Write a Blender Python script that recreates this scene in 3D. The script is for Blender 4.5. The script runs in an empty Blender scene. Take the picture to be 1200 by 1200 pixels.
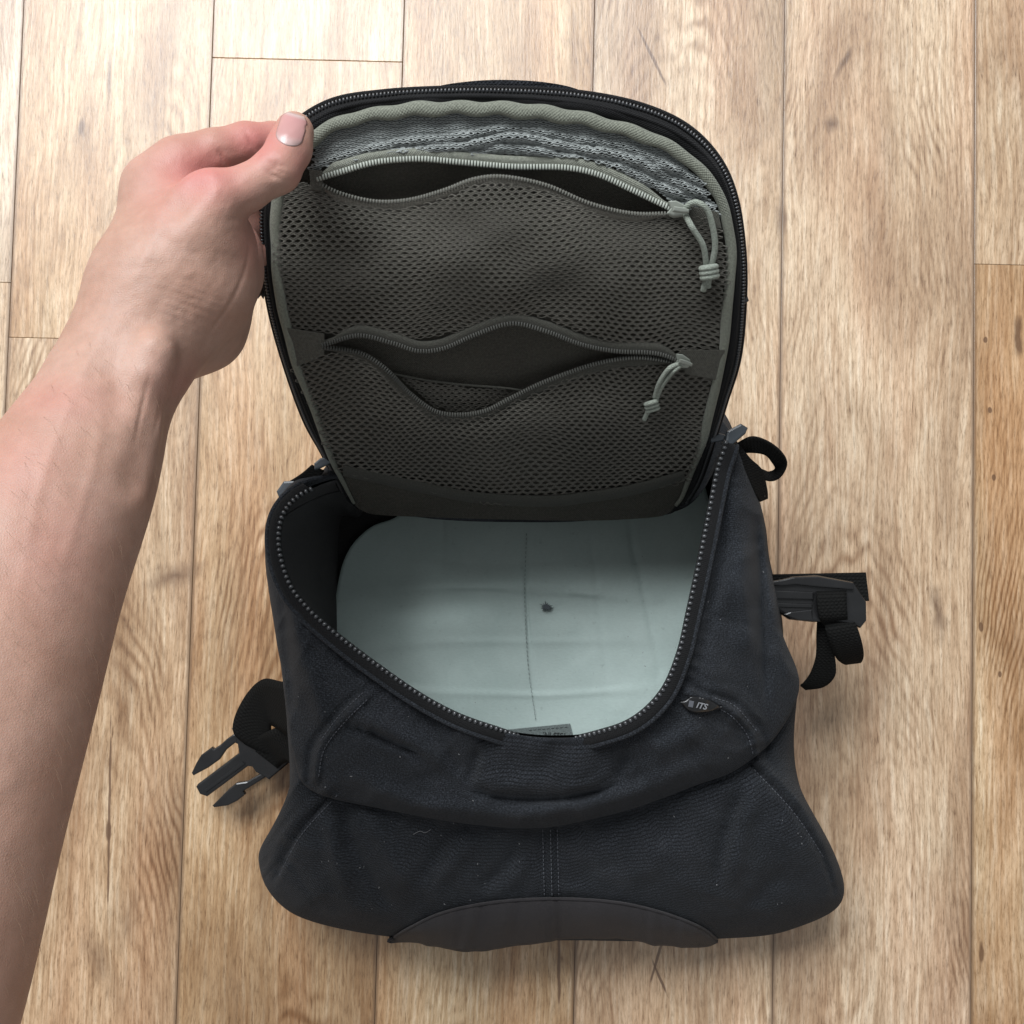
import bpy, bmesh, math, random
import numpy as np
from mathutils import Vector, Matrix, noise as mnoise
from mathutils.bvhtree import BVHTree

random.seed(4)
rng = np.random.default_rng(4)
C = bpy.context.scene.collection
SC = bpy.context.scene

# ------------------------------------------------------------------ camera, light, exposure
CAM_H = 0.85
TILT = math.radians(2.5)
cam_d = bpy.data.cameras.new('camera')
cam_d.sensor_width = 36.0
cam_d.lens = 36.0
cam_d.clip_start = 0.01
cam_d.clip_end = 50
cam = bpy.data.objects.new('camera', cam_d)
C.objects.link(cam)
cam.location = (0, 0, CAM_H)
cam.rotation_euler = (TILT, 0, 0)
SC.camera = cam

world = bpy.data.worlds.new('World')
SC.world = world
world.use_nodes = True
bg = world.node_tree.nodes['Background']
bg.inputs['Color'].default_value = (0.92, 0.96, 1.0, 1)
bg.inputs['Strength'].default_value = 0.35

def area(name, loc, target, sx, sy, power, col):
    l = bpy.data.lights.new(name, 'AREA')
    l.shape = 'RECTANGLE'; l.size = sx; l.size_y = sy
    l.energy = power; l.color = col
    o = bpy.data.objects.new(name, l); C.objects.link(o)
    o.location = loc
    o.rotation_euler = (Vector(target) - Vector(loc)).to_track_quat('-Z', 'Y').to_euler()
    return o
area('window_light', (-0.85, 2.0, 2.75), (0, 0.0, 0.1), 2.0, 1.3, 170, (0.945, 0.975, 1.0))

SC.view_settings.view_transform = 'Standard'
SC.view_settings.look = 'None'
SC.view_settings.exposure = 0.0
SC.view_settings.gamma = 1.0

# ------------------------------------------------------------------ picture <-> place
_ct, _st = math.cos(TILT), math.sin(TILT)
def P(px, py, z):
    """world point at height z that the photograph shows at (px, py); works on arrays"""
    px = np.asarray(px, float); py = np.asarray(py, float); z = np.asarray(z, float)
    dx = (px - 600) / 1200.0
    dy = -(py - 600) / 1200.0
    dz = -np.ones_like(dx)
    wy = dy * _ct - dz * _st
    wz = dy * _st + dz * _ct
    t = (z - CAM_H) / wz
    return np.stack(np.broadcast_arrays(dx * t, wy * t, z), -1)

def ppm(z):                       # photo pixels per metre at height z
    return 1200.0 / (CAM_H - z)

def ray(px, py):
    d = np.array([(px - 600) / 1200.0, -(py - 600) / 1200.0, -1.0])
    d = np.array([d[0], d[1] * _ct - d[2] * _st, d[1] * _st + d[2] * _ct])
    return Vector((0, 0, CAM_H)), Vector(d).normalized()

# ------------------------------------------------------------------ splines
def cr(pts, n, closed=False):
    """Catmull-Rom through matched stations, n samples uniform in parameter"""
    p = np.asarray(pts, float)
    N = len(p)
    if closed:
        t = np.linspace(0, N, n, endpoint=False)
        i = np.floor(t).astype(int); f = (t - i)[:, None]
        a, b, c, d = p[(i - 1) % N], p[i % N], p[(i + 1) % N], p[(i + 2) % N]
    else:
        t = np.linspace(0, N - 1, n)
        i = np.minimum(np.floor(t).astype(int), N - 2); f = (t - i)[:, None]
        q = np.vstack([2 * p[0] - p[1], p, 2 * p[-1] - p[-2]])
        a, b, c, d = q[i], q[i + 1], q[i + 2], q[i + 3]
    return 0.5 * (2 * b + (c - a) * f + (2 * a - 5 * b + 4 * c - d) * f ** 2 + (3 * b - a - 3 * c + d) * f ** 3)

def arc(p, n=None, step=None, closed=False):
    """resample a polyline evenly by length"""
    p = np.asarray(p, float)
    if closed: p = np.vstack([p, p[:1]])
    s = np.r_[0, np.cumsum(np.linalg.norm(np.diff(p, axis=0), axis=1))]
    if n is None: n = max(2, int(round(s[-1] / step)) + 1)
    q = np.linspace(0, s[-1], n)
    return np.stack([np.interp(q, s, p[:, k]) for k in range(p.shape[1])], -1)

def pl_dist(x, y, line):
    """distance in pixels from points to a polyline, plus position 0..1 along it"""
    best = np.full(x.shape, 1e9); pos = np.zeros(x.shape)
    L = len(line) - 1
    for i in range(L):
        ax, ay = line[i]; bx, by = line[i + 1]
        vx, vy = bx - ax, by - ay
        t = np.clip(((x - ax) * vx + (y - ay) * vy) / (vx * vx + vy * vy + 1e-9), 0, 1)
        d = np.hypot(x - ax - t * vx, y - ay - t * vy)
        m = d < best
        best = np.where(m, d, best); pos = np.where(m, (i + t) / L, pos)
    return best, pos

def inside(x, y, poly):
    r = np.zeros(x.shape, bool); n = len(poly)
    for i in range(n):
        x1, y1 = poly[i]; x2, y2 = poly[(i + 1) % n]
        c = ((y1 > y) != (y2 > y)) & (x < (x2 - x1) * (y - y1) / (y2 - y1 + 1e-12) + x1)
        r ^= c
    return r

_perm = rng.random((8, 64, 64))
def vnoise(x, y, scale, seed=0):
    """smooth value noise, -1..1"""
    g = _perm[seed % 8]
    u = np.asarray(x) / scale + 13.7 * seed; v = np.asarray(y) / scale + 7.3 * seed
    i = np.floor(u).astype(int); j = np.floor(v).astype(int)
    a = u - i; b = v - j
    a = a * a * (3 - 2 * a); b = b * b * (3 - 2 * b)
    f = lambda p, q: g[p % 64, q % 64]
    return ((f(i, j) * (1 - a) + f(i + 1, j) * a) * (1 - b) + (f(i, j + 1) * (1 - a) + f(i + 1, j + 1) * a) * b) * 2 - 1

# ------------------------------------------------------------------ materials
def mat(name):
    m = bpy.data.materials.new(name); m.use_nodes = True
    nt = m.node_tree
    return m, nt, nt.nodes['Principled BSDF']
def N(nt, t, **kw):
    n = nt.nodes.new(t)
    for k, v in kw.items():
        if k in n.inputs: n.inputs[k].default_value = v
        else: setattr(n, k, v)
    return n
def L(nt, a, b): nt.links.new(a, b)
def ramp(nt, fac, stops):
    r = nt.nodes.new('ShaderNodeValToRGB')
    e = r.color_ramp.elements
    while len(e) < len(stops): e.new(0.5)
    for el, (p, c) in zip(e, stops):
        el.position = p; el.color = (*c, 1) if len(c) == 3 else c
    L(nt, fac, r.inputs[0])
    return r.outputs[0]
def math_n(nt, op, a, b=None, c=None):
    n = nt.nodes.new('ShaderNodeMath'); n.operation = op
    for i, v in enumerate((a, b, c)):
        if v is None: continue
        if isinstance(v, (int, float)): n.inputs[i].default_value = v
        else: L(nt, v, n.inputs[i])
    return n.outputs[0]
def mapping(nt, vec, scale, loc=(0, 0, 0)):
    n = nt.nodes.new('ShaderNodeMapping')
    n.inputs['Scale'].default_value = scale; n.inputs['Location'].default_value = loc
    L(nt, vec, n.inputs[0])
    return n.outputs[0]
def noise_n(nt, vec, scale, detail=3, rough=0.5, dist=0):
    n = N(nt, 'ShaderNodeTexNoise', Scale=scale, Detail=detail, Roughness=rough, Distortion=dist)
    L(nt, vec, n.inputs['Vector'])
    return n.outputs['Fac']
def mixc(nt, mode, fac, a, b):
    n = nt.nodes.new('ShaderNodeMix'); n.data_type = 'RGBA'; n.blend_type = mode
    for sock, v in ((n.inputs['Factor'], fac), (n.inputs['A'], a), (n.inputs['B'], b)):
        pass
    ia = [s for s in n.inputs if s.name == 'A' and s.type == 'RGBA'][0]
    ib = [s for s in n.inputs if s.name == 'B' and s.type == 'RGBA'][0]
    for s, v in ((n.inputs[0], fac), (ia, a), (ib, b)):
        if isinstance(v, (int, float)): s.default_value = v
        elif isinstance(v, tuple): s.default_value = (*v, 1)
        else: L(nt, v, s)
    return [s for s in n.outputs if s.type == 'RGBA'][0]
def bump(nt, bsdf, h, strength, dist):
    b = N(nt, 'ShaderNodeBump', Strength=strength, Distance=dist)
    L(nt, h, b.inputs['Height']); L(nt, b.outputs[0], bsdf.inputs['Normal']); L(nt, b.outputs[0], bsdf.inputs['Coat Normal'])
    return b

def cloth(name, col, weave=1400.0, rib=None, sheen=0.06, rough=0.85, dust=0.0, var=0.25, spec=0.14, grain0=0.6, grain1=1.4):
    """woven cloth: fine basket weave from the UV map (metres), optional ribs, faint lint"""
    m, nt, b = mat(name)
    uv = N(nt, 'ShaderNodeUVMap').outputs[0]
    sep = N(nt, 'ShaderNodeSeparateXYZ'); L(nt, uv, sep.inputs[0])
    u, v = sep.outputs[0], sep.outputs[1]
    wx = math_n(nt, 'SINE', math_n(nt, 'MULTIPLY', u, weave * 2))
    wy = math_n(nt, 'SINE', math_n(nt, 'MULTIPLY', v, weave * 2))
    w = math_n(nt, 'MULTIPLY', wx, wy)
    ns = noise_n(nt, uv, 26, 7, 0.7)
    fine = noise_n(nt, uv, 760, 3, 0.75)
    h = math_n(nt, 'ADD', math_n(nt, 'MULTIPLY', w, 0.35), math_n(nt, 'MULTIPLY', fine, 1.3))
    val = math_n(nt, 'MULTIPLY_ADD', ns, var * 2, 1 - var)
    val = math_n(nt, 'MULTIPLY', val, ramp(nt, fine, [(0.25, (grain0,) * 3), (0.5, (0.95,) * 3), (0.78, (grain1,) * 3)]))
    if rib:
        # ribs run along u, wobbling a little and broken up
        wob = noise_n(nt, mapping(nt, uv, (22, 22, 1)), 1, 2)
        ph = math_n(nt, 'ADD', math_n(nt, 'MULTIPLY', v, rib), math_n(nt, 'MULTIPLY', wob, 1.6))
        s = math_n(nt, 'SINE', ph)
        brk = noise_n(nt, mapping(nt, uv, (500, 140, 1)), 1, 2)
        line = math_n(nt, 'MULTIPLY', math_n(nt, 'GREATER_THAN', s, 0.55), math_n(nt, 'MULTIPLY_ADD', brk, 1.2, 0.1))
        h = math_n(nt, 'SUBTRACT', h, math_n(nt, 'MULTIPLY', line, 1.6))
        val = math_n(nt, 'MULTIPLY', val, math_n(nt, 'MULTIPLY_ADD', line, -0.75, 1.1))
    c = mixc(nt, 'MULTIPLY', 1.0, col, val)
    if dust:
        d = noise_n(nt, uv, 22, 6, 0.75)
        df = math_n(nt, 'MULTIPLY', math_n(nt, 'SMOOTH_MIN', math_n(nt, 'MAXIMUM', math_n(nt, 'SUBTRACT', d, 0.5), 0.0), 0.25, 0.1), dust * 4)
        c = mixc(nt, 'MIX', df, c, (0.16, 0.16, 0.17))
    L(nt, c, b.inputs['Base Color'])
    b.inputs['Roughness'].default_value = rough
    b.inputs['Specular IOR Level'].default_value = spec
    b.inputs['Sheen Weight'].default_value = sheen
    b.inputs['Sheen Roughness'].default_value = 0.5
    bump(nt, b, h, 0.8, 0.0007)
    return m

def plastic(name, col, rough=0.35, spec=0.5, bumpy=0.15):
    m, nt, b = mat(name)
    tc = N(nt, 'ShaderNodeTexCoord').outputs['Object']
    n = noise_n(nt, tc, 700, 3)
    s = noise_n(nt, tc, 60, 4)
    L(nt, mixc(nt, 'MULTIPLY', 1.0, col, math_n(nt, 'MULTIPLY_ADD', s, 0.5, 0.75)), b.inputs['Base Color'])
    L(nt, math_n(nt, 'MULTIPLY_ADD', s, 0.3, rough - 0.1), b.inputs['Roughness'])
    b.inputs['Specular IOR Level'].default_value = spec
    bump(nt, b, n, bumpy, 0.0003)
    return m

M = {}
M['upper'] = cloth('black_canvas', (0.0180, 0.0202, 0.0240), dust=0.06, weave=1500, var=0.4, grain0=0.05, grain1=3.2)
M['ripstop'] = cloth('black_ripstop', (0.0180, 0.0202, 0.0240), rib=2150.0, dust=0.06, var=0.4, grain0=0.08, grain1=3.0)
M['band'] = cloth('black_zipper_tape', (0.010, 0.010, 0.0105), weave=2200)
M['shell'] = cloth('black_shell', (0.012, 0.0125, 0.014))
M['lining'] = cloth('charcoal_lining', (0.034, 0.033, 0.033), weave=2500, sheen=0.1)
M['olive'] = cloth('olive_lining', (0.072, 0.068, 0.056), weave=2500, sheen=0.05)
M['net'] = cloth('grey_green_net', (0.158, 0.150, 0.127), weave=3000, sheen=0.1, var=0.2)
M['net_lit'] = cloth('lit_grey_net', (0.33, 0.355, 0.345), weave=3000, sheen=0.15, var=0.2)  # same net as the pockets, coloured paler to stand for stronger light
M['piping'] = cloth('grey_green_binding', (0.20, 0.21, 0.17), weave=1900, sheen=0.15, var=0.12)
M['tape'] = cloth('grey_green_tape', (0.23, 0.24, 0.20), weave=2600, sheen=0.1, var=0.12)
M['coil'] = plastic('grey_green_coil', (0.30, 0.32, 0.28), 0.4)
M['cord'] = cloth('grey_green_cord', (0.30, 0.33, 0.28), weave=2600, sheen=0.1, var=0.1)
M['teeth'] = plastic('black_zipper_teeth', (0.04, 0.042, 0.045), 0.27, 0.9, 0.0)
M['webbing'] = cloth('black_webbing', (0.0085, 0.0085, 0.008), weave=1000, rib=2600, sheen=0.0)
M['plastic'] = plastic('black_buckle_plastic', (0.012, 0.012, 0.0125), 0.22, 0.5)
M['greyplastic'] = plastic('blue_grey_plastic', (0.05, 0.06, 0.07), 0.3, 0.6)
M['handle'] = cloth('charcoal_handle', (0.0285, 0.0255, 0.027), weave=2600, sheen=0.1, rough=0.6)
M['thread'] = plastic('grey_thread', (0.085, 0.089, 0.10), 0.8, 0.2)
M['logo'] = plastic('grey_logo_print', (0.17, 0.175, 0.185), 0.6)
M['print'] = plastic('dark_print', (0.03, 0.035, 0.035), 0.7)
M['label'] = cloth('grey_label', (0.20, 0.235, 0.23), weave=2400, sheen=0.0, var=0.1)

def cardboard_mat():
    m, nt, b = mat('grey_green_board')
    tc = N(nt, 'ShaderNodeTexCoord').outputs['Object']
    n = noise_n(nt, tc, 14, 5, 0.6)
    f = noise_n(nt, mapping(nt, tc, (300, 700, 300)), 1, 4, 0.7)
    sp = noise_n(nt, tc, 240, 2, 0.5)
    c = ramp(nt, n, [(0.3, (0.43, 0.535, 0.505)), (0.7, (0.50, 0.60, 0.568))])
    c = mixc(nt, 'MULTIPLY', 1.0, c, math_n(nt, 'MULTIPLY_ADD', f, 0.22, 0.88))
    c = mixc(nt, 'MULTIPLY', 1.0, c, ramp(nt, sp, [(0.22, (0.86, 0.86, 0.86)), (0.32, (1, 1, 1))]))
    L(nt, c, b.inputs['Base Color'])
    b.inputs['Roughness'].default_value = 0.75
    b.inputs['Specular IOR Level'].default_value = 0.25
    bump(nt, b, f, 0.25, 0.0006)
    return m
M['board'] = cardboard_mat()

def skin_mat():
    m, nt, b = mat('skin')
    tc = N(nt, 'ShaderNodeTexCoord').outputs['Object']
    at = N(nt, 'ShaderNodeVertexColor', layer_name='flush').outputs[0]
    n1 = noise_n(nt, tc, 28, 4, 0.6)
    n2 = noise_n(nt, tc, 160, 4, 0.65)
    c = ramp(nt, n1, [(0.30, (0.395, 0.225, 0.165)), (0.5, (0.43, 0.258, 0.195)), (0.70, (0.46, 0.288, 0.225))])
    c = mixc(nt, 'MULTIPLY', 1.0, c, math_n(nt, 'MULTIPLY_ADD', n2, 0.34, 0.83))
    c = mixc(nt, 'MIX', at, c, (0.50, 0.185, 0.165))
    L(nt, c, b.inputs['Base Color'])
    L(nt, math_n(nt, 'MULTIPLY_ADD', n2, 0.2, 0.42), b.inputs['Roughness'])
    b.inputs['Specular IOR Level'].default_value = 0.4
    b.inputs['Subsurface Weight'].default_value = 0.12
    b.inputs['Subsurface Radius'].default_value = (1.0, 0.35, 0.2)
    b.inputs['Subsurface Scale'].default_value = 0.004
    v = N(nt, 'ShaderNodeTexVoronoi', Scale=900.0, feature='DISTANCE_TO_EDGE')
    L(nt, tc, v.inputs['Vector'])
    h = math_n(nt, 'ADD', math_n(nt, 'MULTIPLY', v.outputs['Distance'], 0.9), math_n(nt, 'MULTIPLY', n2, 0.8))
    bump(nt, b, h, 0.3, 0.0006)
    return m
M['skin'] = skin_mat()
def nail_mat():
    m, nt, b = mat('nail')
    uv = N(nt, 'ShaderNodeUVMap').outputs[0]
    sep = N(nt, 'ShaderNodeSeparateXYZ'); L(nt, uv, sep.inputs[0])
    c = ramp(nt, sep.outputs[1], [(0.0, (0.50, 0.36, 0.34)), (0.16, (0.47, 0.31, 0.29)), (0.3, (0.46, 0.25, 0.235)),
                                  (0.86, (0.48, 0.25, 0.24)), (0.95, (0.50, 0.37, 0.35))])
    L(nt, c, b.inputs['Base Color'])
    b.inputs['Roughness'].default_value = 0.3
    w = noise_n(nt, mapping(nt, uv, (40, 2, 1)), 1, 2)
    bump(nt, b, w, 0.12, 0.0004)
    return m
M['nail'] = nail_mat()

# ------------------------------------------------------------------ object helpers
def link(name, verts, faces, material, parent=None, uv=None, smooth=True, kind=None, label=None, mods=None):
    me = bpy.data.meshes.new(name)
    me.from_pydata([tuple(map(float, v)) for v in verts], [], [tuple(map(int, f)) for f in faces])
    if uv is not None:
        lay = me.uv_layers.new(name='UVMap')
        idx = np.empty(len(me.loops), int); me.loops.foreach_get('vertex_index', idx)
        lay.data.foreach_set('uv', np.asarray(uv, float)[idx].astype(np.float32).ravel())
    me.materials.append(material)
    if smooth:
        me.polygons.foreach_set('use_smooth', np.ones(len(me.polygons), bool))
    me.update()
    o = bpy.data.objects.new(name, me); C.objects.link(o)
    if parent is not None: o.parent = parent
    if kind: o['kind'] = kind
    if label: o['label'] = label
    return o

def grid_faces(nu, nv, closed_u=False):
    f = []
    for i in range(nu if closed_u else nu - 1):
        a = i * nv; b = ((i + 1) % nu) * nv
        for j in range(nv - 1):
            f.append((a + j, a + j + 1, b + j + 1, b + j))
    return f

def patch_uv(X):
    """arc-length UVs in metres for a (nu, nv, 3) grid"""
    du = np.linalg.norm(np.diff(X, axis=0), axis=2).mean(1)
    dv = np.linalg.norm(np.diff(X, axis=1), axis=2)
    u = np.r_[0, np.cumsum(du)][:, None] * np.ones((1, X.shape[1]))
    v = np.concatenate([np.zeros((X.shape[0], 1)), np.cumsum(dv, 1)], 1)
    return np.stack([u, v], -1).reshape(-1, 2)

def empty(name, loc=(0, 0, 0)):
    o = bpy.data.objects.new(name, None); C.objects.link(o); o.location = loc
    o.empty_display_size = 0.05
    return o

class Acc:
    """collects pieces into one mesh"""
    def __init__(s): s.v = []; s.f = []; s.uv = []
    def add(s, v, f, uv=None):
        b = len(s.v); s.v += [tuple(x) for x in v]; s.f += [tuple(i + b for i in q) for q in f]
        s.uv += [tuple(x) for x in (uv if uv is not None else [(0, 0)] * len(v))]
    def build(s, name, m, parent=None, **k): return link(name, s.v, s.f, m, parent, uv=s.uv, **k)

def frames(p, up=(0, 0, 1)):
    p = np.asarray(p, float)
    t = np.gradient(p, axis=0); t /= np.linalg.norm(t, axis=1)[:, None] + 1e-12
    up = np.broadcast_to(np.asarray(up, float), p.shape)
    s = np.cross(t, up); s /= np.linalg.norm(s, axis=1)[:, None] + 1e-12
    n = np.cross(s, t)
    return t, s, n

def tube(p, r, seg=8, flat=1.0, cap=True, ref=(0, 0, 1)):
    """tube along world polyline; r scalar or per point; flat squashes it along its normal"""
    p = np.asarray(p, float); n = len(p)
    t, s, nn = frames(p, ref)
    r = np.broadcast_to(np.asarray(r, float), (n,))
    a = np.linspace(0, 2 * np.pi, seg, endpoint=False)
    X = p[:, None] + r[:, None, None] * (np.cos(a)[None, :, None] * s[:, None] + flat * np.sin(a)[None, :, None] * nn[:, None])
    v = X.reshape(-1, 3)
    f = []
    for i in range(n - 1):
        for j in range(seg):
            k = (j + 1) % seg
            f.append((i * seg + j, i * seg + k, (i + 1) * seg + k, (i + 1) * seg + j))
    if cap:
        f.append(tuple(range(seg - 1, -1, -1))); f.append(tuple((n - 1) * seg + j for j in range(seg)))
    L_ = np.r_[0, np.cumsum(np.linalg.norm(np.diff(p, axis=0), axis=1))]
    uv = np.stack([np.repeat(L_, seg), np.tile(np.arange(seg) / seg, n) * 2 * np.pi * r.mean()], -1)
    return v, f, uv

def box_at(c, t, s, n, lx, ly, lz):
    """a small chamfered box oriented by t, s, n"""
    v = []
    for k, sc in ((-1, 1), (0.45, 1), (1, 0.6)):
        for (a, b) in ((-1, -1), (1, -1), (1, 1), (-1, 1)):
            v.append(c + t * a * lx / 2 * sc + s * b * ly / 2 * sc + n * k * lz / 2)
    f = [(3, 2, 1, 0)]
    for q in range(2):
        for i in range(4):
            j = (i + 1) % 4
            f.append((q * 4 + i, q * 4 + j, q * 4 + 4 + j, q * 4 + 4 + i))
    f.append((8, 9, 10, 11))
    return v, f

def bead(c, t, s, n, lx, ly, lz):
    v = []
    for k, sc in ((-0.6, 0.85), (0.1, 1.0), (0.65, 0.72)):
        for q in range(6):
            a = q * math.pi / 3
            v.append(c + t * math.cos(a) * lx / 2 * sc + s * math.sin(a) * ly / 2 * sc + n * k * lz / 2)
    v.append(c + n * lz / 2)
    f = []
    for k in range(2):
        for q in range(6):
            r = (q + 1) % 6
            f.append((k * 6 + q, k * 6 + r, k * 6 + 6 + r, k * 6 + 6 + q))
    for q in range(6): f.append((12 + q, 12 + (q + 1) % 6, 18))
    return v, f

def ribbon(p, side, w, th=0.0014):
    """strap of width w along world points p, lying along the side vectors"""
    p = np.asarray(p, float); side = np.asarray(side, float)
    side = side / (np.linalg.norm(side, axis=1)[:, None] + 1e-12)
    t = np.gradient(p, axis=0); t /= np.linalg.norm(t, axis=1)[:, None]
    n = np.cross(side, t); n /= np.linalg.norm(n, axis=1)[:, None] + 1e-12
    prof = [(-.5, -.5), (-.5, .5), (-.25, .65), (.25, .65), (.5, .5), (.5, -.5), (.25, -.65), (-.25, -.65)]
    X = np.stack([p + side * a * w + n * b * th for a, b in prof], 1)
    nseg = len(prof); v = X.reshape(-1, 3); f = []
    for i in range(len(p) - 1):
        for j in range(nseg):
            k = (j + 1) % nseg
            f.append((i * nseg + j, i * nseg + k, (i + 1) * nseg + k, (i + 1) * nseg + j))
    f.append(tuple(range(nseg - 1, -1, -1))); f.append(tuple((len(p) - 1) * nseg + j for j in range(nseg)))
    Ls = np.r_[0, np.cumsum(np.linalg.norm(np.diff(p, axis=0), axis=1))]
    uv = np.array([(a * w, l) for l in Ls for a, b in prof])
    return v, f, uv

def slab(name, outline, zf, th, material, parent, bev=0.0012, kind=None, label=None, smooth_pts=0):
    """a solid moulded piece: picture outline given at height zf(px,py), thickness th downward, rounded edges"""
    o_ = np.asarray(outline, float)
    if smooth_pts: o_ = cr(o_, smooth_pts, True)
    z = np.array([zf(x, y) if callable(zf) else zf for x, y in o_])
    top = P(o_[:, 0], o_[:, 1], z)
    bm = bmesh.new()
    vs = [bm.verts.new(t) for t in top]
    f = bm.faces.new(vs)
    if f.normal.z < 0: pass
    bm.normal_update()
    if f.normal.z < 0: f.normal_flip()
    r = bmesh.ops.extrude_face_region(bm, geom=[f])
    nv = [g for g in r['geom'] if isinstance(g, bmesh.types.BMVert)]
    bmesh.ops.translate(bm, verts=nv, vec=(0, 0, 0))
    for v in f.verts: v.co.z -= th
    bmesh.ops.recalc_face_normals(bm, faces=bm.faces[:])
    edges = [e for e in bm.edges if len(e.link_faces) == 2 and abs(e.link_faces[0].normal.z - e.link_faces[1].normal.z) > 0.4]
    if bev: bmesh.ops.bevel(bm, geom=edges, offset=bev, segments=2, profile=0.5, affect='EDGES', clamp_overlap=True)
    bmesh.ops.triangulate(bm, faces=[f for f in bm.faces if len(f.verts) > 4])
    uvl = bm.loops.layers.uv.new('UVMap')
    for fc in bm.faces:
        fc.smooth = False
        for l in fc.loops: l[uvl].uv = (l.vert.co.x, l.vert.co.y)
    me = bpy.data.meshes.new(name); bm.to_mesh(me); bm.free()
    me.materials.append(material)
    o = bpy.data.objects.new(name, me); C.objects.link(o); o.parent = parent
    if kind: o['kind'] = kind
    if label: o['label'] = label
    return o

def bvh_of(*objs):
    vs, fs = [], []
    for o in objs:
        b = len(vs)
        vs += [v.co.copy() for v in o.data.vertices]
        fs += [tuple(i + b for i in p.vertices) for p in o.data.polygons]
    return BVHTree.FromPolygons(vs, fs)
def drop(bvh, px, py, off=0.0, zfall=0.05):
    o, d = ray(px, py)
    h = bvh.ray_cast(o, d)
    if h[0] is None: return Vector(P(px, py, zfall))
    return h[0] - d * off

# ================================================================== THE FLOOR
def wood_mat(knots):
    m, nt, b = mat('wood_planks')
    tc = N(nt, 'ShaderNodeTexCoord').outputs['Object']
    oi = N(nt, 'ShaderNodeObjectInfo')
    rnd = oi.outputs['Random']
    off = N(nt, 'ShaderNodeCombineXYZ')
    L(nt, math_n(nt, 'MULTIPLY', rnd, 37.0), off.inputs[0]); L(nt, math_n(nt, 'MULTIPLY', rnd, 91.0), off.inputs[1])
    add = N(nt, 'ShaderNodeVectorMath', operation='ADD'); L(nt, tc, add.inputs[0]); L(nt, off.outputs[0], add.inputs[1])
    co = add.outputs[0]
    # warp the grain sideways
    w1 = noise_n(nt, mapping(nt, co, (9, 3.2, 1)), 1, 4, 0.55)
    w2 = noise_n(nt, mapping(nt, co, (40, 9, 1)), 1, 2, 0.5)
    wx = math_n(nt, 'ADD', math_n(nt, 'MULTIPLY', math_n(nt, 'SUBTRACT', w1, 0.5), 0.022), math_n(nt, 'MULTIPLY', math_n(nt, 'SUBTRACT', w2, 0.5), 0.0016))
    wv = N(nt, 'ShaderNodeCombineXYZ'); L(nt, wx, wv.inputs[0])
    a2 = N(nt, 'ShaderNodeVectorMath', operation='ADD'); L(nt, co, a2.inputs[0]); L(nt, wv.outputs[0], a2.inputs[1])
    wc = a2.outputs[0]
    # cathedral grain: nested arches along each board, broken up by noise
    sx = N(nt, 'ShaderNodeSeparateXYZ'); L(nt, tc, sx.inputs[0])
    lx = math_n(nt, 'ADD', sx.outputs[0], math_n(nt, 'MULTIPLY_ADD', rnd, 0.07, -0.035))
    lv = noise_n(nt, mapping(nt, co, (16, 5, 1)), 1, 3, 0.5)
    ph = math_n(nt, 'MULTIPLY_ADD', sx.outputs[1], 260.0, math_n(nt, 'MULTIPLY', math_n(nt, 'MULTIPLY', lx, lx), 8200.0))
    ph = math_n(nt, 'ADD', ph, math_n(nt, 'ADD', math_n(nt, 'MULTIPLY', lv, 42.0), math_n(nt, 'MULTIPLY', w2, 7.0)))
    ring = math_n(nt, 'SINE', ph)
    ringm = noise_n(nt, mapping(nt, co, (11, 3.6, 1)), 1, 3, 0.6)
    ringa = math_n(nt, 'MULTIPLY', math_n(nt, 'MULTIPLY_ADD', ring, 0.5, 0.5), ramp(nt, ringm, [(0.44, (0.04, 0.04, 0.04)), (0.66, (1, 1, 1))]))
    streak = noise_n(nt, mapping(nt, wc, (300, 13, 1)), 1, 6, 0.62)
    fine = noise_n(nt, mapping(nt, wc, (560, 80, 1)), 1, 5, 0.75)
    pores = noise_n(nt, mapping(nt, wc, (700, 55, 1)), 1, 3, 0.6)
    blotch = noise_n(nt, mapping(nt, co, (13, 3.4, 1)), 1, 5, 0.6, 0.6)
    blot2 = noise_n(nt, mapping(nt, co, (5.0, 2.0, 1)), 1, 3, 0.5)
    base = ramp(nt, streak, [(0.28, (0.30, 0.18, 0.098)), (0.41, (0.435, 0.285, 0.168)), (0.52, (0.54, 0.378, 0.238)), (0.68, (0.64, 0.49, 0.34))])
    base = mixc(nt, 'MIX', ramp(nt, blotch, [(0.46, (0, 0, 0)), (0.66, (0.7, 0.7, 0.7))]), base, (0.235, 0.132, 0.066))
    base = mixc(nt, 'MULTIPLY', ramp(nt, blot2, [(0.42, (0, 0, 0)), (0.62, (1, 1, 1))]), base, (1.24, 1.36, 1.48))
    pink = noise_n(nt, mapping(nt, co, (17, 2.3, 1)), 1, 3, 0.5)
    base = mixc(nt, 'MULTIPLY', ramp(nt, pink, [(0.45, (0, 0, 0)), (0.65, (1, 1, 1))]), base, (0.95, 0.86, 0.82))
    base = mixc(nt, 'MULTIPLY', math_n(nt, 'MULTIPLY', math_n(nt, 'POWER', ringa, 1.8), 0.8), base, (0.42, 0.30, 0.20))
    base = mixc(nt, 'MULTIPLY', 1.0, base, ramp(nt, fine, [(0.3, (0.50, 0.45, 0.40)), (0.48, (0.98, 0.98, 0.98)), (0.7, (1.25, 1.28, 1.32))]))
    base = mixc(nt, 'MULTIPLY', 1.0, base, ramp(nt, pores, [(0.30, (0.52, 0.45, 0.38)), (0.40, (1, 1, 1))]))
    # knots and splits at their own places
    geo = N(nt, 'ShaderNodeNewGeometry').outputs['Position']
    wob = N(nt, 'ShaderNodeTexNoise', Scale=55.0, Detail=4.0); L(nt, geo, wob.inputs['Vector'])
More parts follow.
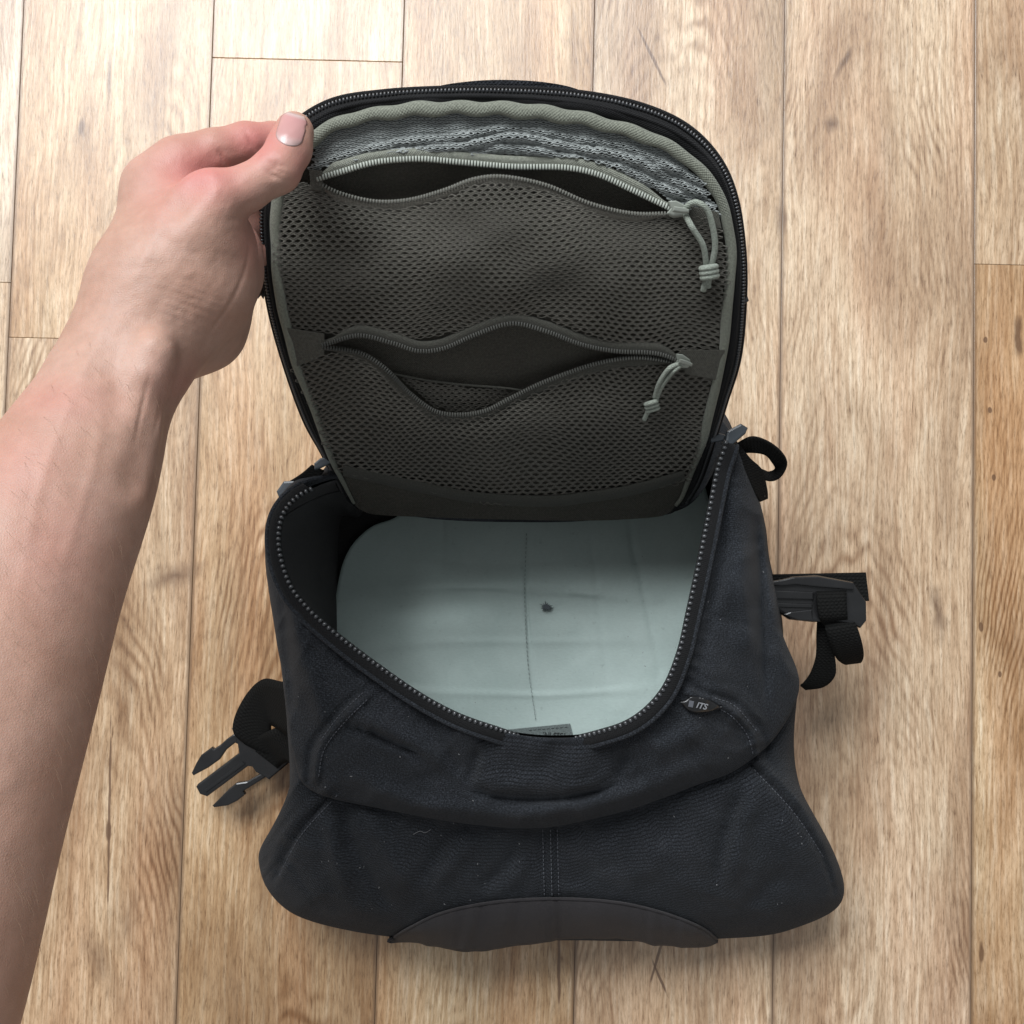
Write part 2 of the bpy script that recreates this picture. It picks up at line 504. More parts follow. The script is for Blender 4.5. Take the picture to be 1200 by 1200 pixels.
    for (kx, ky, rx, ry, s, ang) in knots:
        sub = N(nt, 'ShaderNodeMapping', vector_type='TEXTURE')
        sub.inputs['Location'].default_value = (kx, ky, 0)
        sub.inputs['Rotation'].default_value = (0, 0, ang)
        sub.inputs['Scale'].default_value = (rx, ry, 1)
        L(nt, geo, sub.inputs[0])
        pert = N(nt, 'ShaderNodeVectorMath', operation='MULTIPLY_ADD')
        L(nt, wob.outputs['Color'], pert.inputs[0]); pert.inputs[1].default_value = (1.3, 1.3, 0); L(nt, sub.outputs[0], pert.inputs[2])
        sh = N(nt, 'ShaderNodeVectorMath', operation='SUBTRACT'); L(nt, pert.outputs[0], sh.inputs[0]); sh.inputs[1].default_value = (0.65, 0.65, 0)
        ln = N(nt, 'ShaderNodeVectorMath', operation='LENGTH'); L(nt, sh.outputs[0], ln.inputs[0])
        f = math_n(nt, 'MULTIPLY', math_n(nt, 'MAXIMUM', math_n(nt, 'SUBTRACT', 1.0, ln.outputs['Value']), 0.0), s * 2.4)
        base = mixc(nt, 'MIX', math_n(nt, 'MINIMUM', f, 0.85), base, (0.12, 0.062, 0.032))
    # brown printed joint along the board's long edges
    ex = math_n(nt, 'ABSOLUTE', sx.outputs[0])
    em = N(nt, 'ShaderNodeMapRange', interpolation_type='SMOOTHSTEP'); L(nt, ex, em.inputs[0])
    em.inputs[1].default_value = PW / 2 - 0.0034; em.inputs[2].default_value = PW / 2 - 0.0006; em.inputs[3].default_value = 0.0; em.inputs[4].default_value = 0.8
    base = mixc(nt, 'MIX', em.outputs[0], base, (0.20, 0.125, 0.075))
    # each board a little different
    hv = N(nt, 'ShaderNodeHueSaturation')
    L(nt, math_n(nt, 'MULTIPLY_ADD', rnd, 0.17, 0.95), hv.inputs['Value'])
    L(nt, math_n(nt, 'MULTIPLY_ADD', rnd, -0.3, 1.2), hv.inputs['Saturation'])
    L(nt, base, hv.inputs['Color'])
    L(nt, hv.outputs[0], b.inputs['Base Color'])
    L(nt, math_n(nt, 'MULTIPLY_ADD', fine, 0.18, 0.40), b.inputs['Roughness'])
    b.inputs['Specular IOR Level'].default_value = 0.5
    b.inputs['Coat Weight'].default_value = 0.8
    b.inputs['Coat Roughness'].default_value = 0.30
    h = math_n(nt, 'ADD', math_n(nt, 'MULTIPLY', fine, 0.8), math_n(nt, 'MULTIPLY', streak, 0.7))
    bump(nt, b, h, 0.55, 0.0006)
    return m

def fl(px, py): return P(px, py, 0.0)
a0, a1 = fl(28, 0), fl(-27, 1200)
b0, b1 = fl(1143, 0), fl(1138, 1200)
direction = (a0 - a1) + (b0 - b1); direction /= np.linalg.norm(direction)
ang = math.atan2(direction[1], direction[0]) - math.pi / 2
sidev = np.array([math.cos(ang), math.sin(ang), 0])
PW = float(np.dot((b0 + b1) / 2 - (a0 + a1) / 2, sidev)) / 5
x_a = float(np.dot((a0 + a1) / 2, sidev))
fwd = np.array([-math.sin(ang), math.cos(ang), 0])
def fy(px, py): return float(np.dot(fl(px, py), fwd))

floor = empty('floor', (0, 0, 0)); floor['kind'] = 'structure'
knots = []
for (px, py, rx, ry, s, an) in [(765, 68, .0017, .032, .8, .45), (990, 72, .004, .018, .5, -.5), (975, 145, .009, .009, .4, -.4),
                                (128, 960, .0012, .085, 1.2, 0), (127, 972, .0028, .010, 1.0, 0), (96, 148, .004, .010, .6, 0), (128, 88, .003, .03, .4, 0),
                                (915, 255, .007, .018, .4, .1), (1194, 395, .005, .022, .6, 0), (770, 1125, .0014, .022, 1.0, -.3), (775, 1150, .0014, .018, .9, .4),
                                (1150, 1115, .0026, .012, .8, 0), (655, 1130, .0016, .05, .8, 0), (205, 675, .03, .012, .35, .3),
                                (1150, 735, .0022, .004, 1.2, 0), (1172, 790, .0018, .003, 1.2, 0), (1100, 720, .008, .03, .35, .1),
                                (118, 1130, .014, .04, .22, .5), (150, 1080, .014, .03, .2, -.3), (1160, 480, .002, .003, 1.2, 0), (1155, 398, .002, .003, 1.2, 0), (1165, 560, .002, .003, 1.2, 0)]:
    p = fl(px, py); knots.append((p[0], p[1], rx, ry, s, an))
M['wood'] = wood_mat(knots)
mb, ntb, bb = mat('dark_joint'); 
nz = noise_n(ntb, N(ntb, 'ShaderNodeTexCoord').outputs['Object'], 80)
L(ntb, ramp(ntb, nz, [(0.3, (0.12, 0.075, 0.045)), (0.7, (0.16, 0.10, 0.065))]), bb.inputs['Base Color'])
link('subfloor', [(-1.6, -1.6, -0.009), (1.6, -1.6, -0.009), (1.6, 1.6, -0.009), (-1.6, 1.6, -0.009)], [(0, 1, 2, 3)], mb, floor, smooth=False)

known = {-1: fy(8, 331), 0: fy(45, 396), 1: fy(360, 70), 5: fy(1170, 310), 2: fy(580, -260), 3: fy(800, 1500), 4: fy(1030, -330)}
PLEN = 1.15
gap = 0.0002
def plank(col, y0, y1):
    w = PW / 2 - gap; l = (y1 - y0) / 2 - gap
    bv = 0.0004
    v = []
    for (dx, dz) in ((0, -0.008), (0, -bv * 0.5), (bv, 0)):
        for sx, sy in ((-1, -1), (1, -1), (1, 1), (-1, 1)):
            v.append((sx * (w - dx), sy * (l - dx), dz))
    f = []
    for k in range(2):
        for i in range(4):
            j = (i + 1) % 4
            f.append((k * 4 + i, k * 4 + j, k * 4 + 4 + j, k * 4 + 4 + i))
    f.append((8, 9, 10, 11))
    o = link('plank', v, f, M['wood'], floor, smooth=False)
    c = sidev * (x_a + (col + 0.5) * PW) + fwd * (y0 + y1) / 2
    o.location = (c[0], c[1], random.uniform(-0.00015, 0.0)); o.rotation_euler = (0, 0, ang)
for col in range(-6, 12):
    j = known.get(col, random.uniform(-0.5, 0.5))
    ys = [j + k * PLEN for k in range(-3, 4)]
    for y0, y1 in zip(ys[:-1], ys[1:]):
        if y1 < -1.45 or y0 > 1.45: continue
        plank(col, max(y0, -1.6), min(y1, 1.6))

# ================================================================== THE BACKPACK
bag = empty('backpack', (0, 0, 0))
bag['label'] = 'black backpack lying open on the wood floor, its lid raised to show mesh pockets'
bag['category'] = 'backpack'

# stations round the main opening: rim, seam below the upper panel, widest outline
ST = [  # rim                    seam                  outline
    ((402, 560, .165), (384, 546, .155), (387, 549, .10)),
    ((355, 572, .175), (345, 566, .166), (350, 571, .09)),
    ((327, 600, .185), (319, 600, .168), (325, 606, .08)),
    ((321, 640, .190), (314, 646, .166), (319, 652, .08)),
    ((333, 685, .192), (317, 692, .161), (321, 704, .08)),
    ((357, 718, .193), (325, 746, .155), (327, 757, .08)),
    ((395, 752, .193), (334, 806, .151), (338, 850, .078)),
    ((440, 786, .193), (343, 880, .147), (339, 938, .072)),
    ((490, 820, .193), (364, 925, .143), (303, 1010, .065)),
    ((540, 846, .192), (455, 949, .139), (345, 1070, .055)),
    ((592, 862, .190), (560, 966, .137), (475, 1100, .045)),
    ((645, 868, .190), (645, 968, .137), (645, 1102, .042)),
    ((700, 864, .190), (735, 948, .138), (805, 1102, .045)),
    ((745, 848, .193), (810, 922, .141), (925, 1090, .055)),
    ((780, 815, .197), (868, 897, .144), (990, 1044, .065)),
    ((800, 770, .200), (906, 866, .146), (936, 922, .072)),
    ((812, 720, .200), (936, 806, .150), (924, 866, .078)),
    ((825, 660, .200), (913, 730, .155), (916, 747, .08)),
    ((836, 605, .200), (900, 655, .160), (901, 667, .08)),
    ((846, 555, .200), (888, 590, .165), (891, 602, .08)),
    ((854, 522, .195), (864, 527, .172), (868, 537, .10)),
    ((806, 590, .120), (835, 480, .130), (838, 470, .08)),
    ((700, 604, .110), (740, 380, .120), (740, 370, .06)),
    ((600, 606, .108), (600, 360, .120), (600, 350, .06)),
    ((500, 602, .110), (450, 380, .120), (450, 372, .06)),
    ((418, 588, .130), (385, 480, .130), (385, 474, .08)),
]
NS = len(ST); NU = NS * 18
C0 = cr([s[0] for s in ST], NU, True)
C1 = cr([s[1] for s in ST], NU, True)
C2 = cr([s[2] for s in ST], NU, True)
_k = np.arange(NU) * 3.0
C1[:, :2] += np.stack([1.6 * vnoise(_k, _k * 0, 30, 1), 1.6 * vnoise(_k, _k * 0, 30, 2)], -1)
C2[:, :2] += np.stack([2.0 * vnoise(_k, _k * 0, 26, 3), 1.6 * vnoise(_k, _k * 0, 30, 4)], -1)
W0 = P(C0[:, 0], C0[:, 1], C0[:, 2]); W1 = P(C1[:, 0], C1[:, 1], C1[:, 2]); W2 = P(C2[:, 0], C2[:, 1], C2[:, 2])

def smooth_line(pts, n=40): return cr(pts, n)
# folds: (line, half width px, height m (+ ridge, - groove), fade at the ends)
FOLDS = [
    ([(532, 920), (580, 934), (630, 938), (690, 931), (745, 908)], 4.0, -.0036, 1),
    ([(530, 905), (600, 921), (660, 921), (740, 900)], 18, .0022, 1),
    ([(400, 905), (470, 938), (560, 953), (640, 955), (740, 932), (850, 885)], 15, .0055, 1),
    ([(400, 848), (440, 862), (470, 874), (500, 890)], 4.0, -.0046, 1),
    ([(410, 838), (450, 852), (500, 880), (540, 902)], 12, .0030, 1),
    ([(432, 815), (402, 843), (376, 876), (370, 915)], 4, .0022, 0),
    ([(420, 810), (392, 838), (366, 872), (360, 915)], 4, -.0016, 0),
    ([(800, 810), (850, 828), (880, 858), (888, 892)], 4, .0022, 0),
    ([(812, 806), (862, 824), (892, 855), (900, 888)], 4, -.0014, 0),
    ([(560, 875), (555, 900), (545, 922)], 8, -.0030, 1),
    ([(735, 880), (728, 900), (722, 915)], 8, -.0030, 1),
    ([(520, 880), (545, 905)], 10, -.0025, 1),
    ([(760, 880), (790, 870), (830, 850)], 14, .0030, 1),
    ([(338, 700), (352, 760), (372, 820), (380, 860)], 14, .0035, 1),
    ([(330, 690), (336, 760), (345, 840)], 8, -.0025, 1),
    ([(848, 560), (845, 640), (830, 730), (815, 800)], 10, -.0030, 1),
    ([(885, 600), (892, 680), (895, 760), (898, 830)], 6, -.0050, 1),
    ([(870, 620), (872, 700), (878, 780)], 14, .0040, 1),
    ([(905, 700), (918, 760), (930, 800)], 10, .0030, 1),
    # lower pocket
    ([(392, 926), (350, 975), (322, 1030)], 3, -.0025, 0),
    ([(384, 924), (340, 970), (312, 1020)], 5, .0016, 0),
    ([(880, 896), (925, 945), (962, 1000), (978, 1045)], 3, -.0025, 0),
    ([(888, 892), (935, 940), (970, 995)], 5, .0016, 0),
    ([(398, 935), (412, 985), (440, 1040), (460, 1070)], 9, -.0040, 1),
    ([(385, 940), (392, 1000), (410, 1060)], 10, .0030, 1),
    ([(425, 945), (455, 1000), (480, 1045)], 11, .0035, 1),
    ([(560, 975), (535, 1010), (505, 1040)], 10, .0026, 1),
    ([(528, 975), (510, 1005), (490, 1040)], 9, -.0030, 1),
    ([(622, 1000), (600, 1030), (570, 1055)], 9, .0026, 1),
    ([(606, 992), (585, 1020), (560, 1045)], 8, -.0024, 1),
    ([(872, 915), (850, 975), (838, 1040)], 6, -.0040, 1),
    ([(885, 925), (868, 985), (855, 1045)], 12, .0040, 1),
    ([(638, 972), (640, 1056)], 2.5, -.0010, 0), ([(652, 972), (654, 1056)], 2.5, -.0010, 0),
    ([(645, 972), (647, 1056)], 4, .0012, 0),
    ([(750, 960), (760, 1000), (760, 1040)], 16, .0018, 1),
    ([(930, 1010), (890, 1050), (850, 1075)], 12, -.0025, 1),
]
FOLDS = [(smooth_line(a, 24), w, h, e) for a, w, h, e in FOLDS]
PUCKER = [smooth_line(a, 24) for a in ([(372, 925), (455, 950), (560, 967), (645, 969), (735, 949), (810, 923), (868, 898)], [(432, 815), (402, 843), (376, 876), (370, 915)],
          [(800, 810), (850, 828), (880, 858), (888, 892)], [(392, 926), (350, 975), (322, 1030)], [(880, 896), (925, 945), (962, 1000), (978, 1045)],
          [(480, 1085), (560, 1060), (650, 1052), (730, 1058), (830, 1090)], [(357, 725), (395, 760), (440, 794), (490, 828), (545, 854)], [(745, 858), (784, 822), (806, 775), (820, 720)])]
def folds(px, py, zone):
    d = np.zeros(px.shape)
    for ln, w, h, e in FOLDS:
        lo = ln.min(0) - 4 * w; hi = ln.max(0) + 4 * w
        m = (px > lo[0]) & (px < hi[0]) & (py > lo[1]) & (py < hi[1])
        if not m.any(): continue
        di, po = pl_dist(px[m], py[m], ln)
        k = np.exp(-(di / (w * .85)) ** 2) * h * 1.9
        if e: k *= np.clip(np.sin(np.pi * np.clip(po, 0.02, 0.98)) * 1.6, 0, 1)
        d[m] += k
    for ln in PUCKER:
        di, po = pl_dist(px, py, ln)
        le = np.linalg.norm(np.diff(ln, axis=0), axis=1).sum()
        d += 0.0014 * np.sin(po * le / 2.3 + 2.5 * vnoise(px, py, 40, 5)) * 1.25 * np.exp(-(di / 13) ** 2) * (0.6 + 0.6 * vnoise(px, py, 55, 6))
    d += 0.0024 * (1 - np.abs(vnoise(px + .6 * py, py - .3 * px, 46, 7))) ** 5 - 0.0020 * (1 - np.abs(vnoise(px - .5 * py, py, 58, 6))) ** 6
    d += 0.0034 * vnoise(px, py, 80, 1) + 0.0022 * vnoise(px + .3 * py, py, 34, 2) + 0.0007 * vnoise(px + 0.4 * py, py, 13, 3)
    return d

def to_px(X):
    """photo position of world points"""
    x, y, z = X[..., 0], X[..., 1], X[..., 2] - CAM_H
    cy = y * _ct + z * _st; cz = -y * _st + z * _ct
    return 600 + 1200 * x / -cz, 600 - 1200 * cy / -cz

def loft(rows, NVs, name, material, disp=True, edge=(1, 1), parent=None, bulge=None):
    """rows: list of (NU,3) world curves; Catmull-Rom across them"""
    R = np.stack(rows, 1)                                    # NU, k, 3
    X = np.stack([cr(R[i], NVs) for i in range(R.shape[0])], 0)
    if disp:
        px, py = to_px(X)
        v = np.linspace(0, 1, NVs)[None, :]
        win = np.minimum(1, np.minimum(v / 0.06 if edge[0] else 1, (1 - v) / 0.06 if edge[1] else 1))
        d = folds(px, py, 0) * win
        cam_dir = np.array([0, 0, CAM_H]) - X
        cam_dir /= np.linalg.norm(cam_dir, axis=2)[..., None]
        X = X + cam_dir * d[..., None]
    Xc = np.concatenate([X, X[:1]], 0)
    uv = patch_uv(Xc)
    v = Xc.reshape(-1, 3)
    f = grid_faces(Xc.shape[0], NVs)
    return link(name, v, f, material, parent or bag, uv=uv), X

up = np.array([0, 0, 1.0])
ctr = np.array([0.0, -0.08, 0])
out0 = W1 - W0; out0[:, 2] = 0; out0 /= np.linalg.norm(out0, axis=1)[:, None] + 1e-9
kst = np.linspace(0, NS, NU, endpoint=False)
front = np.clip(np.minimum(kst - 7.5, 16.0 - kst) / 1.5, 0, 1)      # 1 along the front of the bag
# upper panel: from the rim over the side and round a soft roll into the seam
rim_in = W0 + np.array([0, 0, -0.004]) - out0 * 0.001
a = W0 * 0.7 + W1 * 0.3 + up * 0.006
b_ = W0 * 0.35 + W1 * 0.65 + up * (0.009 * np.ones(NU))[:, None]
c_ = W0 * 0.08 + W1 * 0.92 + up * 0.0065
d_ = W1 + up * 0.0005
e_ = W1 - up * 0.007 - out0 * 0.006
upper, XU = loft([rim_in, W0, a, b_, c_, d_, e_], 56, 'upper_panel', M['upper'], edge=(1, 0))
# lower panel: comes out below the roll, swells, and tucks in at the floor
W3 = W2 * 1.0; cc = W2 - ctr; cc[:, 2] = 0; rr = np.linalg.norm(cc, axis=1)[:, None]
W3 = W2 - cc / rr * 0.022; W3[:, 2] = 0.001
W2b = W2 - cc / rr * 0.004; W2b[:, 2] = W2[:, 2] * 0.45
s0 = W1 - up * 0.008 - out0 * 0.008
s1 = W1 - up * 0.0045 + out0 * 0.001 * front[:, None]
m1 = W1 * 0.62 + W2 * 0.38 + up * (0.002 + 0.016 * front)[:, None]
m2 = W1 * 0.25 + W2 * 0.75 + up * (0.002 + 0.020 * front)[:, None]
lower, XL = loft([s0, s1, m1, m2, W2, W2b, W3], 84, 'front_pocket', M['ripstop'], edge=(0, 1))
bag_bvh = bvh_of(upper, lower)
BD = lambda x, y, off=0.0: drop(bag_bvh, x, y, off)

# inner lining, from the rim down to the floor of the main compartment
CF = [(425, 600), (401, 606), (396, 640), (397, 680), (398, 720), (398, 762), (402, 805), (440, 850), (490, 885), (540, 905), (592, 915), (645, 920),
      (700, 915), (745, 905), (800, 875), (840, 810), (850, 740), (850, 680), (845, 620), (838, 585), (830, 560), (790, 500), (700, 450), (600, 440), (500, 450), (430, 520)]
CFs = cr(CF, NU, True)
WF = P(CFs[:, 0], CFs[:, 1], np.full(NU, .032))
q1 = W0 * 0.66 + WF * 0.34 - out0 * 0.002
q2 = W0 * 0.3 + WF * 0.7
lin, _ = loft([rim_in - up * 0.0015 - out0 * 0.0015, q1, q2, WF], 24, 'inner_lining', M['lining'], disp=False)
link('compartment_floor', WF, [tuple(range(NU))], M['lining'], bag, uv=WF[:, :2], smooth=False)
# the fold of lining on the left wall
v, f, uv = tube(np.array([BD(0, 0)] * 2), 0.001) if False else (None, None, None)
ln = cr([(335, 604), (355, 592), (380, 580), (402, 574)], 30)
lin_bvh = bvh_of(lin)
pts = np.array([drop(lin_bvh, x, y, 0.0008) for x, y in ln])
v, f, uv = tube(pts, 0.0009, 6); link('lining_seam', v, f, M['lining'], lin, uv=uv)

# pale board on the floor of the compartment
BO = [(490, 520), (474, 596), (434, 618), (408, 646), (395, 690), (388, 770), (398, 820), (440, 852), (500, 882), (590, 905), (680, 908), (750, 892), (800, 862), (834, 800), (842, 720), (842, 650), (832, 590), (800, 520), (700, 480), (600, 475)]
bo = cr(BO, 140, True)
bc = np.array([620, 720.0])
rings = np.r_[np.linspace(0.0005, 0.98, 70), 1.0, 1.0]
BX = bc + rings[:, None, None] * (bo[None] - bc)
bz = np.full(BX.shape[:2], .041)
x_, y_ = BX[..., 0], BX[..., 1]
for lnp, w, h in [([(618, 560), (615, 640), (618, 720), (624, 800), (630, 860)], 2.2, -.0009), ([(735, 560), (742, 640), (760, 720), (775, 790)], 3, -.0010),
                  ([(440, 690), (560, 688), (660, 694), (740, 700), (830, 700)], 3, .0008), ([(400, 760), (520, 752), (640, 752), (790, 750)], 4, .0004),
                  ([(670, 692), (700, 696)], 4, .0010), ([(400, 800), (520, 812), (640, 815), (780, 806)], 3, .0006), ([(690, 600), (700, 700), (712, 800), (720, 860)], 3, -.0005), ([(520, 600), (515, 700), (525, 800), (540, 860)], 3, -.0005), ([(470, 650), (560, 662), (650, 660)], 4, -.0005)]:
    di, po = pl_dist(x_, y_, np.array(lnp, float)); bz += np.exp(-(di / w) ** 2) * h * 1.8
bz += 0.0022 * vnoise(x_, y_, 110, 4) + 0.0008 * vnoise(x_, y_, 42, 5) + 0.0002 * vnoise(x_, y_, 12, 6)
bz[-1] -= 0.004
BW = P(x_, y_, bz)
vv = BW.transpose(1, 0, 2)
f = grid_faces(140, len(rings), True)
board = link('back_panel_board', vv.reshape(-1, 3), f, M['board'], bag, uv=vv.reshape(-1, 3)[:, :2])
acc = Acc()                                            # stitch line on the board
stl = arc(cr([(617, 625), (615, 700), (619, 780), (628, 845)], 60), step=5.2)
for i in range(len(stl) - 1):
    p0 = P(*stl[i], .0425); p1 = P(*(stl[i] * .45 + stl[i + 1] * .55), .0425)
    t = p1 - p0; ln_ = np.linalg.norm(t); t /= ln_; s = np.cross(t, up)
    acc.add(*box_at((p0 + p1) / 2, t, s, up, ln_, 0.00045, 0.0006))
acc.build('stitching', plastic('board_thread', (0.21, 0.25, 0.24), 0.8), board, kind='stuff')
spot = []
for i in range(26):
    an = i / 26 * 2 * math.pi; r = random.uniform(5.0, 9.0) if i % 2 else random.uniform(2.5, 4.5)
    spot.append((640 + r * math.cos(an) * 1.1, 711 + r * math.sin(an) * 0.85))
slab('burr', spot, .0440, 0.0015, plastic('grey_lint', (0.085, 0.10, 0.11), 0.9), board, bev=0.0004)
lab = slab('care_label', [(585, 856), (668, 848), (674, 872), (672, 905), (585, 905)], .0445, 0.0012, M['label'], bag, bev=0.0003)
acc = Acc()
for (x0, y0, x1, y1) in [(586, 859, 608, 857), (620, 853, 667, 849)]:
    n_ = 9
    for i in range(n_):
        a_ = P(x0 + (x1 - x0) * i / n_, y0 + (y1 - y0) * i / n_ + 3, .0448); b2 = P(x0 + (x1 - x0) * (i + .6) / n_, y0 + (y1 - y0) * (i + .6) / n_ + 3, .0448)
        t = b2 - a_; q = np.linalg.norm(t); t /= q
        acc.add(*box_at((a_ + b2) / 2, t, np.cross(t, up), up, q, .0004, .0004))
acc.build('stitching', M['print'], lab, kind='stuff')

def text_mesh(name, body, size, material, parent, origin, xdir, ydir, ext=0.00015, shear=0.0, bold=0.0):
    cu = bpy.data.curves.new(name, 'FONT'); cu.body = body; cu.size = size; cu.extrude = ext; cu.align_x = 'CENTER'; cu.align_y = 'CENTER'
    cu.shear = shear; cu.offset = bold
    tmp = bpy.data.objects.new(name, cu); C.objects.link(tmp)
    dg = bpy.context.evaluated_depsgraph_get()
    me = bpy.data.meshes.new_from_object(tmp.evaluated_get(dg))
    bpy.data.objects.remove(tmp)
    x = Vector(xdir).normalized(); y = Vector(ydir); y = (y - x * y.dot(x)).normalized(); z = x.cross(y)
    mtx = Matrix.Translation(origin) @ Matrix((x, y, z)).transposed().to_4x4()
    me.transform(mtx)
    me.materials.clear(); me.materials.append(material)
    o = bpy.data.objects.new(name, me); C.objects.link(o); o.parent = parent
    return o
pw = P(650, 861, .0449)
text_mesh('label_print', '1525 IN.', 0.0052, M['print'], lab, Vector(pw), (-1, 0.04, 0), (0, -1, 0), bold=0.00012)

# rim: dark binding and the open zipper chain (left run and right run, both ends dive under the front tuck)
def run(mask_lo, mask_hi):
    k0 = int(mask_lo / NS * NU); k1 = int(mask_hi / NS * NU)
    return W0[k0:k1 + 1], out0[k0:k1 + 1], XU[k0:k1 + 1]
zip_parent = None
def chain(p, outv, name_tape, dive):
    p = np.asarray(p).copy()
    dv = np.clip(1 - (np.arange(len(p)) if dive == 0 else len(p) - 1 - np.arange(len(p))) / 16.0, 0, 1) ** 2
    p = p - up * 0.011 * dv[:, None] + outv * 0.004 * dv[:, None]
    inn = p - outv * 0.0042 + up * 0.0035
    edge = np.stack([p + outv * 0.0035 + up * 0.0022, p + outv * 0.0005 + up * 0.0048, p - outv * 0.0022 + up * 0.0040, inn - up * 0.0002, p - outv * 0.0040 - up * 0.002], 1)
    uv = patch_uv(edge)
    n, k = edge.shape[:2]
    t = link(name_tape, edge.reshape(-1, 3), grid_faces(n, k), M['band'], bag, uv=uv)
    md = t.modifiers.new('thick', 'SOLIDIFY'); md.thickness = 0.0008; md.offset = -1
    v, f, uv = tube(p + outv * 0.0036 + up * 0.0030, 0.0017, 8); link('piping', v, f, M['upper'], t, uv=uv)
    q = arc(inn, step=0.0036)
    tt, ss, nn_ = frames(q)
    acc = Acc()
    for i in range(len(q)):
        acc.add(*bead(q[i] + up * 0.0008, tt[i], ss[i], nn_[i], 0.0028, 0.0036, 0.0030))
    acc.build('zipper_teeth', M['teeth'], t, kind='stuff')
    return t
p, o_, _ = run(0.9, 10.3); chain(p, o_, 'zipper_tape', 1)
p, o_, _ = run(11.6, 20.0); chain(p, o_, 'zipper_tape', 0)

# front tuck, a broad stiff tab of ripstop that covers the zipper ends
TT = cr([(556, 872), (585, 864), (615, 866), (650, 872), (690, 872), (716, 866)], 40)
TB = cr([(550, 916), (580, 927), (615, 931), (655, 930), (690, 924), (718, 908)], 40)
G = np.zeros((40, 18, 3))
for i in range(40):
    for j in range(18):
        v_ = j / 17
        x, y = TT[i] * (1 - v_) + TB[i] * v_
        e = min(i, 39 - i) / 39
        off = (0.0016 * min(1, (1 - v_) * 6 + 0.3) + 0.0008 * math.sin(v_ * 3)) * min(1, e * 6) + 0.0004
        G[i, j] = BD(x, y, off)
link('front_tab', G.reshape(-1, 3), grid_faces(40, 18), M['ripstop'], bag, uv=patch_uv(G))

# stitched seams
def stitches(lines, pitch, name, parent, off=0.0006, w=0.00055, ln_=0.6):
    acc = Acc()
    for l in lines:
        q = arc(cr(l, 60), step=pitch)
        for i in range(len(q) - 1):
            p0 = np.array(BD(*q[i], off)); p1 = np.array(BD(*(q[i] * (1 - ln_) + q[i + 1] * ln_), off))
            t = p1 - p0; d = np.linalg.norm(t)
            if d < 1e-6 or d > 0.01: continue
            t /= d; s = np.cross(t, up); s /= np.linalg.norm(s)
            acc.add(*box_at((p0 + p1) / 2, t, s, np.cross(s, t), d, w, w))
    return acc.build(name, M['thread'], parent, kind='stuff')
stitches([[(636, 972), (638, 1052)], [(645, 972), (647, 1052)], [(653, 972), (655, 1052)],
          [(395, 932), (352, 980), (326, 1028)], [(884, 902), (930, 952), (966, 1006)]], 5.0, 'stitching', lower)
stitches([[(430, 820), (404, 846), (380, 878), (373, 912)], [(840, 829), (858, 840), (876, 862), (884, 890)],
          [(425, 812), (398, 838), (374, 870)], [(838, 818), (862, 828), (888, 858)]], 4.6, 'stitching', upper)

# specks of lint caught on the cloth
acc = Acc()
for i in range(60):
    x, y = random.choice([(random.uniform(340, 620), random.uniform(960, 1070)), (random.uniform(680, 960), random.uniform(940, 1060)), (random.uniform(345, 560), random.uniform(800, 940)), (random.uniform(730, 900), random.uniform(640, 900))])
    r = random.uniform(.0002, .00045); c = np.array(BD(x, y, 0.0003)); a_ = random.uniform(0, 3.1)
    t = np.array([math.cos(a_), math.sin(a_), 0]); acc.add(*box_at(c, t, np.cross(up, t), up, r * random.uniform(1, 4), r, r * .6))
for (x, y), l in (((385, 1009), .0008), ((377, 1010), .0007), ((436, 1065), .0006), ((840, 1037), .0009), ((736, 746), .0007)):
    c = np.array(BD(x, y, 0.0003)); acc.add(*bead(c, np.array([1., 0, 0]), np.array([0, 1., 0]), up, l, l, l * .6))
hr = cr([(484, 978), (492, 974), (498, 976), (505, 972)], 12)
acc.add(*tube(np.array([BD(x, y, 0.0006) for x, y in hr]), 0.00014, 5))
acc.build('lint', plastic('pale_lint', (0.22, 0.22, 0.22), 0.9), lower, kind='stuff')

# logo tab sewn into the right seam
TL = cr([(797, 822), (812, 817), (830, 821), (846, 829)], 24)
TLb = cr([(798, 824), (808, 834), (824, 836), (846, 830)], 24)
G = np.zeros((24, 8, 3))
for i in range(24):
    for j in range(8):
        x, y = TL[i] * (1 - j / 7) + TLb[i] * j / 7
        G[i, j] = BD(x, y, 0.0022 + 0.002 * math.sin(j / 7 * math.pi))
tab = link('logo_tab', G.reshape(-1, 3), grid_faces(24, 8), M['plastic'], bag, uv=patch_uv(G))
md = tab.modifiers.new('thick', 'SOLIDIFY'); md.thickness = 0.001
pc = BD(822, 827.5, 0.0052)
tx = Vector((1, -0.22, 0)).normalized(); ty = Vector((0.22, 1, 0)).normalized()
acc = Acc(); acc.add(*box_at(np.array(pc) - np.array(tx) * 0.0068 + up * 0.0006, np.array(tx), np.array(ty), up, .0030, .0040, .0004)); acc.build('logo_square', M['thread'], tab, smooth=False)
text_mesh('logo_letters', 'ITS', 0.0052, M['logo'], tab, pc, (1, -0.22, 0), (0.22, 1, 0), shear=0.25, bold=0.00012)

